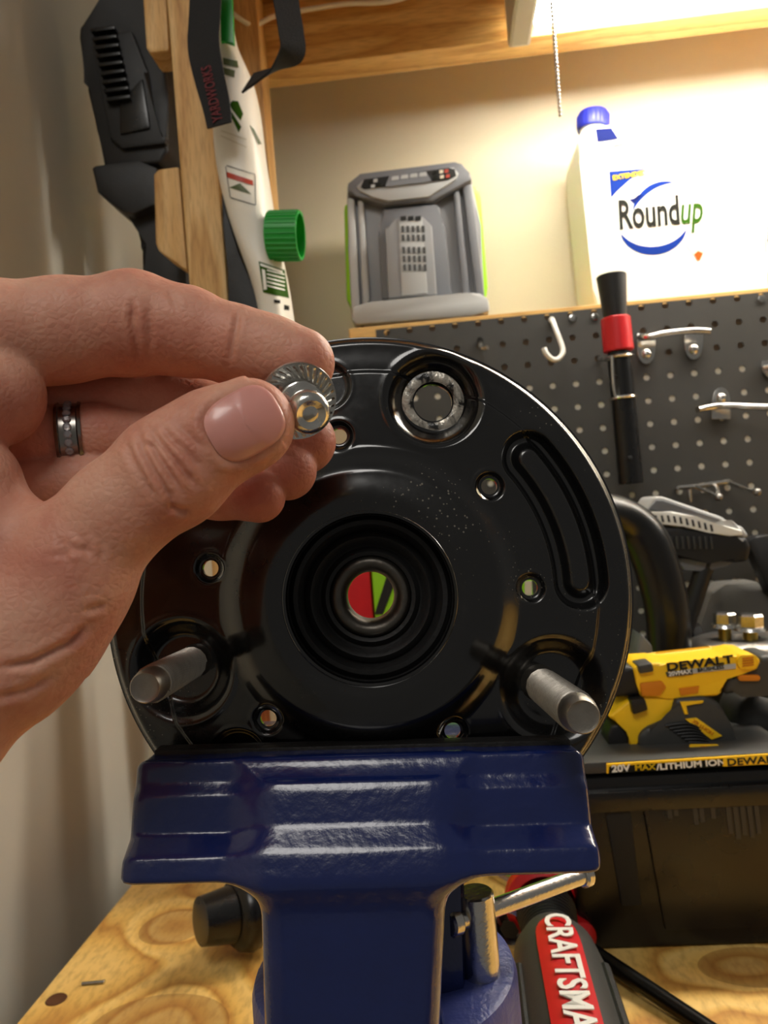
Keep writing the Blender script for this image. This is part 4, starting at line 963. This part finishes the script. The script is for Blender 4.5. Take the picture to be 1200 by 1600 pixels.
cme = bpy.data.meshes.new('cut'); bm.to_mesh(cme); bm.free(); cut = bpy.data.objects.new('cut', cme); COL.objects.link(cut)
mod = tmp.modifiers.new('b', 'BOOLEAN'); mod.object = cut; mod.operation = 'DIFFERENCE'; mod.solver = 'EXACT'
me2 = bpy.data.meshes.new_from_object(tmp.evaluated_get(bpy.context.evaluated_depsgraph_get()))
bpy.data.objects.remove(tmp); bpy.data.objects.remove(cut)
me2.transform(LM); me2.materials.clear(); me2.materials.append(m_black)
me2.polygons.foreach_set('use_smooth', [True] * len(me2.polygons)); me2.set_sharp_from_angle(angle=math.radians(50))
pt = thing('stamped_plate', 'round glossy black stamped steel plate with studs held in the blue vise', 'plate')
ds = bpy.data.objects.new('disc', me2); COL.objects.link(ds); ds.parent = pt
def Lw(x, h, z): return LM @ Vector((C0.x + x * PS, C0.y - h * PS, C0.z + z * PS))
toward = -dn
def plathe(name, prof, mat, parent, c=(0, 0), seg=64, close=False):
    bm = lathe([(h * PS, r * PS) for h, r in prof], Lw(c[0], 0, c[1]), toward, seg, ez, close); return new_obj(name, bm, mat, parent)
plathe('hub_rim', [(20, 133), (39, 134), (43, 131), (42, 127), (36, 125), (-20, 124)], m_black, ds, seg=128)
plathe('rubber_seal', [(4, 125), (10, 119), (10, 112), (2, 106), (-4, 103), (2, 99), (6, 93), (2, 87), (-8, 82), (-10, 78), (-4, 74), (0, 70), (-2, 64), (-12, 61), (-30, 60)], m_rubber, pt, seg=128)
plathe('bushing', [(-40, 63), (-4, 63), (2, 61), (6, 57), (7, 51), (4, 45), (-2, 41), (-6, 38.5), (-20, 38.0), (-60, 37.5), (-62, 40)], m_bush, pt, seg=96)
plathe('scraped_face', [(0, 33), (1.2, 35), (2.4, 40), (1.6, 46), (.2, 50)], m_scr, ds, cups[0][0], 64).location += toward * (-34 + 12 + 1.0) * PS
def stud(c, tip_px, rpx, label=None):
    base = Lw(c[0], -30, c[1]); L_ = .0580
    st = new_obj('stud', lathe([(0, rpx * PS * 1.15), (.003, rpx * PS * 1.12), (.0045, rpx * PS * .98), (L_ - .005, rpx * PS * .96), (L_ - .0015, rpx * PS * .86), (L_ - .0008, rpx * PS * .78), (L_ - .0012, rpx * PS * .6), (L_ - .0008, 0)], base, toward, 40, close=False), m_dsteel, pt)
    # helical thread ridge
    x, y, a = frame_of(toward); pts = []; N = 31; P_ = .00135
    for i in range(N * 14):
        u = 2 * PI * i / 14; pts.append(base + a * (.009 + P_ * i / 14) + (x * math.cos(u) + y * math.sin(u)) * rpx * PS * .985)
    new_obj('thread', tube(pts, .00048, 5, n=1), m_dsteel, st)
sA, sB = off(302, 1034), off(846, 1070)
stud(sA, None, 23); stud(sB, None, 25.5)
# ================================================================== HAND
H = lambda px, py, d, r: (np.array(D(px, py, d)), r * d / F)
cf = tuple(cam_fwd)
chains = {
 'thumb': ([H(-140, 1120, .176, 160), H(-30, 1035, .180, 118), H(30, 965, .182, 100), H(108, 878, .184, 91), H(186, 800, .184, 80), H(258, 732, .184, 77), H(300, 704, .185, 73), H(340, 680, .186, 71), H(388, 655, .188, 61)], .007, .86),
 'palm': ([H(-150, 930, .185, 170), H(-30, 880, .187, 105), H(20, 860, .187, 88)], .010, 1),
 'index': ([H(-120, 545, .196, 98), H(-30, 530, .200, 90), H(100, 516, .208, 78), H(205, 507, .212, 75), H(290, 518, .213, 66), H(370, 540, .212, 58), H(420, 553, .211, 56), H(468, 567, .210, 55)], .0015, .95),
 'web': ([H(-110, 640, .186, 110), H(-15, 618, .196, 82)], .002, 1),
 'web2': ([H(-120, 800, .180, 120), H(-62, 762, .186, 92)], .004, 1),
 'middle': ([H(-60, 640, .216, 70), H(100, 636, .226, 62), H(250, 628, .229, 60), H(380, 668, .226, 52), H(474, 690, .222, 51)], .001, .95),
 'ring': ([H(-60, 705, .208, 62), H(60, 690, .214, 50), H(150, 684, .218, 50), H(260, 690, .224, 50), H(370, 715, .222, 48), H(448, 735, .216, 47)], .001, .95),
 'little': ([H(-20, 780, .206, 60), H(120, 755, .214, 48), H(250, 748, .219, 46), H(340, 765, .215, 43), H(405, 776, .210, 41)], .001, .95),
}
order = ['index', 'middle', 'ring', 'little', 'web', 'web2', 'palm', 'thumb']
joinK = {'index': 0, 'middle': .0008, 'ring': .0008, 'little': .0008, 'web': .0018, 'web2': .003, 'palm': .006, 'thumb': .0035}
lo = np.array(D(-140, 420, .21)); pts = []
for px in (-150, 545):
    for py in (415, 1290):
        for d in (.155, .243): pts.append(np.array(D(px, py, d)))
pts = np.array(pts)
HS = SDF(pts.min(0), pts.max(0), .00062)
for nm in order:
    ch_, k, fl = chains[nm]
    lo = np.min([p - r for p, r in ch_], 0); hi = np.max([p + r for p, r in ch_], 0)
    s_ = HS.sub(lo, hi, .008)
    sl, g = s_; acc = None
    for (a, ra), (b, rb) in zip(ch_, ch_[1:]):
        f_ = rcone(g, a, b, ra, rb, (cf, fl) if fl < 1 else None)
        acc = f_ if acc is None else smin(acc, f_, .004)
    HS.f[sl] = smin(HS.f[sl], acc, joinK[nm])
# knuckle bulge on the index
def bulge(px, py, d, r, k):
    c, rr = H(px, py, d, r); sl, g = HS.sub(c - rr, c + rr, .01); HS.f[sl] = smin(HS.f[sl], rcone(g, c, c + 1e-6, rr, rr), k)
bulge(215, 500, .216, 58, .008); bulge(285, 760, .184, 48, .010); bulge(395, 672, .189, 52, .008)
bulge(120, 930, .183, 62, .012); bulge(60, 1010, .182, 75, .012)
V, Q = HS.mesh(); V = np_mesh('h', V, Q, 3)
# creases: grooves pressed in along lines seen from the front
N3 = np.zeros_like(V)
e1, e2 = V[Q[:, 2]] - V[Q[:, 0]], V[Q[:, 3]] - V[Q[:, 1]]; fn = np.cross(e1, e2)
for c in range(4): np.add.at(N3, Q[:, c], fn)
N3 /= np.linalg.norm(N3, axis=1)[:, None] + 1e-12
R_, U_, Fw = np.array(cam_r), np.array(cam_u), np.array(cam_fwd); rel = V - np.array(CAM)
dep = rel @ Fw; PX = 600 + F * (rel @ R_) / dep; PY = 800 - F * (rel @ U_) / dep
facing = -(N3 @ Fw)
if np.median(np.sum(N3 * (V - V.mean(0)), 1)) < 0: N3 = -N3; facing = -facing
disp = np.zeros(len(V))
def groove(pl_, depth, wpx, dmin=.15, dmax=.215):
    global disp
    best = np.full(len(V), 1e9); tt_ = np.zeros(len(V))
    P_ = [np.array(p, float) for p in pl_]; n_ = len(P_) - 1
    for i_, (a, b) in enumerate(zip(P_, P_[1:])):
        ba = b - a; t = np.clip(((PX - a[0]) * ba[0] + (PY - a[1]) * ba[1]) / (ba @ ba), 0, 1)
        dd = np.hypot(PX - a[0] - t * ba[0], PY - a[1] - t * ba[1]); m_ = dd < best
        best[m_] = dd[m_]; tt_[m_] = (i_ + t[m_]) / n_
    fade = np.clip(np.sin(PI * np.clip(tt_, .03, .97)) * 1.6, 0, 1)
    msk = (dep > dmin) & (dep < dmax) & (facing > -.1)
    disp += np.where(msk, -depth * np.exp(-(best / wpx) ** 2) * fade + depth * .35 * np.exp(-((best - 2.4 * wpx) / (1.3 * wpx)) ** 2) * fade, 0)
TH = dict(dmin=.15, dmax=.193)
for pl_, dp_, w_ in (([(214, 668), (222, 700), (240, 735), (262, 770), (275, 800)], .0009, 4.5), ([(226, 690), (240, 700), (262, 735), (282, 770)], .0011, 4.5),
                     ([(236, 672), (248, 690), (270, 715), (296, 748), (306, 762)], .0010, 4.5), ([(252, 668), (272, 690), (300, 715), (318, 735)], .0006, 4.5),
                     ([(198, 690), (205, 715), (225, 752), (246, 785)], .0006, 5), ([(275, 660), (298, 682), (325, 705)], .0004, 5),
                     ([(262, 790), (280, 798), (296, 800)], .0009, 4.5)):
    groove(pl_, dp_, w_, **TH)
for pl_, dp_, w_ in (([(208, 470), (206, 500), (212, 540), (216, 575)], .0008, 4.5), ([(232, 470), (234, 510), (236, 550)], .0005, 5), ([(372, 480), (370, 505), (362, 540), (360, 570)], .0008, 4.5),
                     ([(262, 450), (270, 465), (278, 490)], .0004, 5)):
    groove(pl_, dp_, w_, dmin=.19, dmax=.214)
for pl_, dp_, w_ in (([(-10, 1045), (50, 1035), (110, 1005), (140, 975)], .0011, 6), ([(-10, 1092), (40, 1080), (85, 1055)], .0008, 6), ([(80, 870), (110, 862), (150, 852)], .0003, 5), ([(95, 845), (125, 858), (155, 870)], .0003, 5),
                     ([(130, 955), (150, 950), (166, 944)], .0006, 5), ([(90, 838), (100, 860), (104, 885)], .0003, 5), ([(120, 830), (135, 850), (140, 880)], .0003, 5), ([(150, 830), (160, 850), (158, 880)], .0003, 5)):
    groove(pl_, dp_, w_, **TH)
# nail bed of the thumb: an oval sunk a little into the flesh
NC = np.array((382.0, 661.0)); ang = math.radians(-30); na, nb_ = 62.0, 54.0
def nail_uv(px, py):
    dx, dy = px - NC[0], py - NC[1]; u = (dx * math.cos(ang) + dy * math.sin(ang)) / na; v = (-dx * math.sin(ang) + dy * math.cos(ang)) / nb_
    return u, v
u, v = nail_uv(PX, PY); rr = (np.abs(u) ** 3 + np.abs(v) ** 3) ** (1 / 3)
msk = (dep < .1925) & (facing > 0)
disp += np.where(msk, -.0008 * (1 - np.clip((rr - .86) / .16, 0, 1)) + .0005 * np.exp(-((rr - 1.16) / .12) ** 2) * (u < .6), 0)
V2 = V + N3 * disp[:, None]
for px, py, d, r in ():
    pass
me = to_mesh('person', V2, Q)
flush = np.zeros(len(V))
for (px, py, rad_, amt, d0, d1) in ((485, 690, 60, .75, .20, .245), (455, 738, 60, .75, .20, .245), (410, 780, 60, .75, .19, .245), (330, 700, 160, .45, .205, .245), (420, 640, 60, .35, .17, .2), (300, 560, 110, .3, .19, .23), (60, 900, 120, .25, .15, .2), (30, 640, 60, .25, .17, .22), (120, 600, 110, .35, .2, .24), (255, 745, 70, .18, .15, .195)):
    flush = np.maximum(flush, np.where((dep > d0) & (dep < d1), amt * np.exp(-(((PX - px) ** 2 + (PY - py) ** 2) / rad_ ** 2)), 0))
me.attributes.new('flush', 'FLOAT', 'POINT').data.foreach_set('value', flush.astype(np.float32))
hand = new_obj('person', me, m_skin, None, False)
tag(hand, 'bare left hand wearing a ring, pinching a flange bolt between thumb and index finger', 'person')
# thumb nail: curved plate following the flesh
m_ = (dep < .1925) & (facing > 0) & (rr < 1.5)
NPX, NPY, ND = PX[m_], PY[m_], (dep)[m_]
# local quadratic fit of the thumb surface depth
A = np.stack([np.ones_like(NPX), NPX - NC[0], NPY - NC[1], (NPX - NC[0]) ** 2, (NPX - NC[0]) * (NPY - NC[1]), (NPY - NC[1]) ** 2], 1)
sel = rr[m_] < 1.0
co = np.linalg.lstsq(A[sel], ND[sel], rcond=None)[0]
def ndep(px, py):
    dx, dy = px - NC[0], py - NC[1]; return co @ np.array([1, dx, dy, dx * dx, dx * dy, dy * dy])
bm = nb(); ringsN = []
for k_ in range(13):
    s = k_ / 12; ring = []
    for i_ in range(48):
        a = 2 * PI * i_ / 48; c, s2 = math.cos(a), math.sin(a); q = (abs(c) ** 3 + abs(s2) ** 3) ** (-1 / 3)
        uu, vv = c * q * s * .97 * na, s2 * q * s * .95 * nb_
        px = NC[0] + uu * math.cos(ang) - vv * math.sin(ang); py = NC[1] + uu * math.sin(ang) + vv * math.cos(ang)
        lift = .00075 * (1 - .55 * max(0, s - .75) / .25) if c < .2 else .00085
        ring.append(bm.verts.new(D(px, py, ndep(px, py) - lift)))
        if k_ == 0: break
    ringsN.append(ring)
for A_, C_ in zip(ringsN, ringsN[1:]):
    for i_ in range(48):
        j_ = (i_ + 1) % 48
        if len(A_) == 1: bm.faces.new((A_[0], C_[i_], C_[j_]))
        else: bm.faces.new((A_[i_], C_[i_], C_[j_], A_[j_]))
geo = bmesh.ops.extrude_face_region(bm, geom=bm.faces[:])
for v_ in [x for x in geo['geom'] if isinstance(x, bmesh.types.BMVert)]: v_.co += cam_fwd * .0008
nail = new_obj('thumbnail', bm, m_nail, hand, True, 70)

# ring on the finger -----------------------------------------------------------------------
rg = thing('finger_ring', 'dark silver band with a row of small diamonds on the ring finger', 'ring')
ra0, ra1 = np.array(D(60, 690, .214)), np.array(D(150, 684, .218)); rcn = Vector(D(113, 686, .2163)); rax = Vector(ra1 - ra0).normalized()
rad = 50 * .2163 / F
new_obj('band', lathe([(-.0034, rad - .0003), (-.0034, rad + .0011), (-.0026, rad + .0014), (-.0022, rad + .0009), (.0022, rad + .0009), (.0026, rad + .0014), (.0034, rad + .0011), (.0034, rad - .0003)], rcn, rax, 64, close=False), m_ringm, rg)
x, y, a = frame_of(rax, cam_u)
for i_ in range(13):
    an = PI * (1.5 + .9 * (i_ / 12 - .5) * 1.25)
    dirv = (x * math.cos(an) + y * math.sin(an))
    # keep the stones on the side that faces the camera
    dirv = (-cam_fwd * math.cos((i_ / 12 - .5) * 2.6) - cam_u * math.sin((i_ / 12 - .5) * 2.6)); dirv = (dirv - rax * dirv.dot(rax)).normalized()
    p = rcn + dirv * (rad + .0008)
    new_obj('diamond', lathe([(0, .0010), (.0004, .00115), (.0009, .0007), (.0009, 0)], p, dirv, 8, close=False), m_gem, rg, False)

# flange bolt between finger and thumb ------------------------------------------------------
fb = thing('flange_bolt', 'silver serrated flange bolt pinched between thumb and index finger', 'bolt')
fc2 = Vector(D(466, 627, .203)); tip2 = Vector(D(486, 648, .1905)); fax = (tip2 - fc2).normalized(); kf = .203 / F
new_obj('flange', lathe([(-.0022, 40 * kf), (-.0014, 59 * kf), (-.0004, 62 * kf), (.0003, 61 * kf), (.0002, 56 * kf), (-.0006, 36 * kf), (-.0006, 0)], fc2, fax, 64, close=False), m_zinc, fb)
new_obj('head', lathe([(-.0085, 26 * kf), (-.008, 40 * kf), (-.0020, 42 * kf)], fc2, fax, 6), m_zinc, fb, True, 25)
x, y, a = frame_of(fax)
for i_ in range(30):
    u0_ = 2 * PI * i_ / 30; p0 = fc2 + (x * math.cos(u0_) + y * math.sin(u0_)) * 37 * kf - a * .0006; u1_ = u0_ + .28; p1 = fc2 + (x * math.cos(u1_) + y * math.sin(u1_)) * 58 * kf
    s_ = (p1 - p0).normalized().cross(a) * .00065; bm = nb()
    vsx = [bm.verts.new(q_) for q_ in (p0 - s_ * .5, p1 - s_, p1 + s_, p0 + s_ * .5, p0 + a * .0006, p1 + a * .0009 - s_ * .8)]
    for f_ in ((0, 4, 5, 1), (4, 3, 2, 5), (0, 3, 4), (1, 5, 2), (0, 1, 2, 3)): bm.faces.new([vsx[q_] for q_ in f_])
    new_obj('serration', bm, m_zinc, fb, False)
Lb = (tip2 - fc2).length
new_obj('shank', lathe([(-.001, 32.5 * kf), (Lb - .0032, 32.5 * kf), (Lb - .001, 31 * kf), (Lb, 27 * kf), (Lb + .0004, 22 * kf), (Lb - .0006, 12 * kf), (Lb + .0002, 0)], fc2, fax, 40, close=False), m_zinc, fb)
pts = []
for i_ in range(14 * 8):
    u0_ = 2 * PI * i_ / 14; pts.append(fc2 + a * (.0012 + .00115 * i_ / 14) + (x * math.cos(u0_) + y * math.sin(u0_)) * 32.8 * kf)
new_obj('thread', tube(pts, .00042, 5, n=1), m_zinc, fb)
new_obj('paint_speck', lathe([(0, .0011), (.0004, .0008), (.0005, 0)], Vector(D(457, 667, .2012)), fax, 7, close=False), M('orange_speck', 'd98a66', .6), fb)

# ------------------------------------------------------------------ put every thing's origin at its base
bpy.context.view_layer.update()
def kids(o):
    out = []
    for c in o.children: out.append(c); out += kids(c)
    return out
for o in [o for o in bpy.data.objects if o.parent is None and o.type in ('EMPTY', 'MESH')]:
    objs = [x for x in [o] + kids(o) if x.type == 'MESH']
    if not objs: continue
    P_ = [x.matrix_world @ Vector(c) for x in objs for c in x.bound_box]
    base = Vector(((min(p.x for p in P_) + max(p.x for p in P_)) / 2, (min(p.y for p in P_) + max(p.y for p in P_)) / 2, min(p.z for p in P_)))
    if o.type == 'MESH': o.data.transform(Matrix.Translation(-base))
    o.location = o.location + base
    for c in o.children: c.location = c.location - base
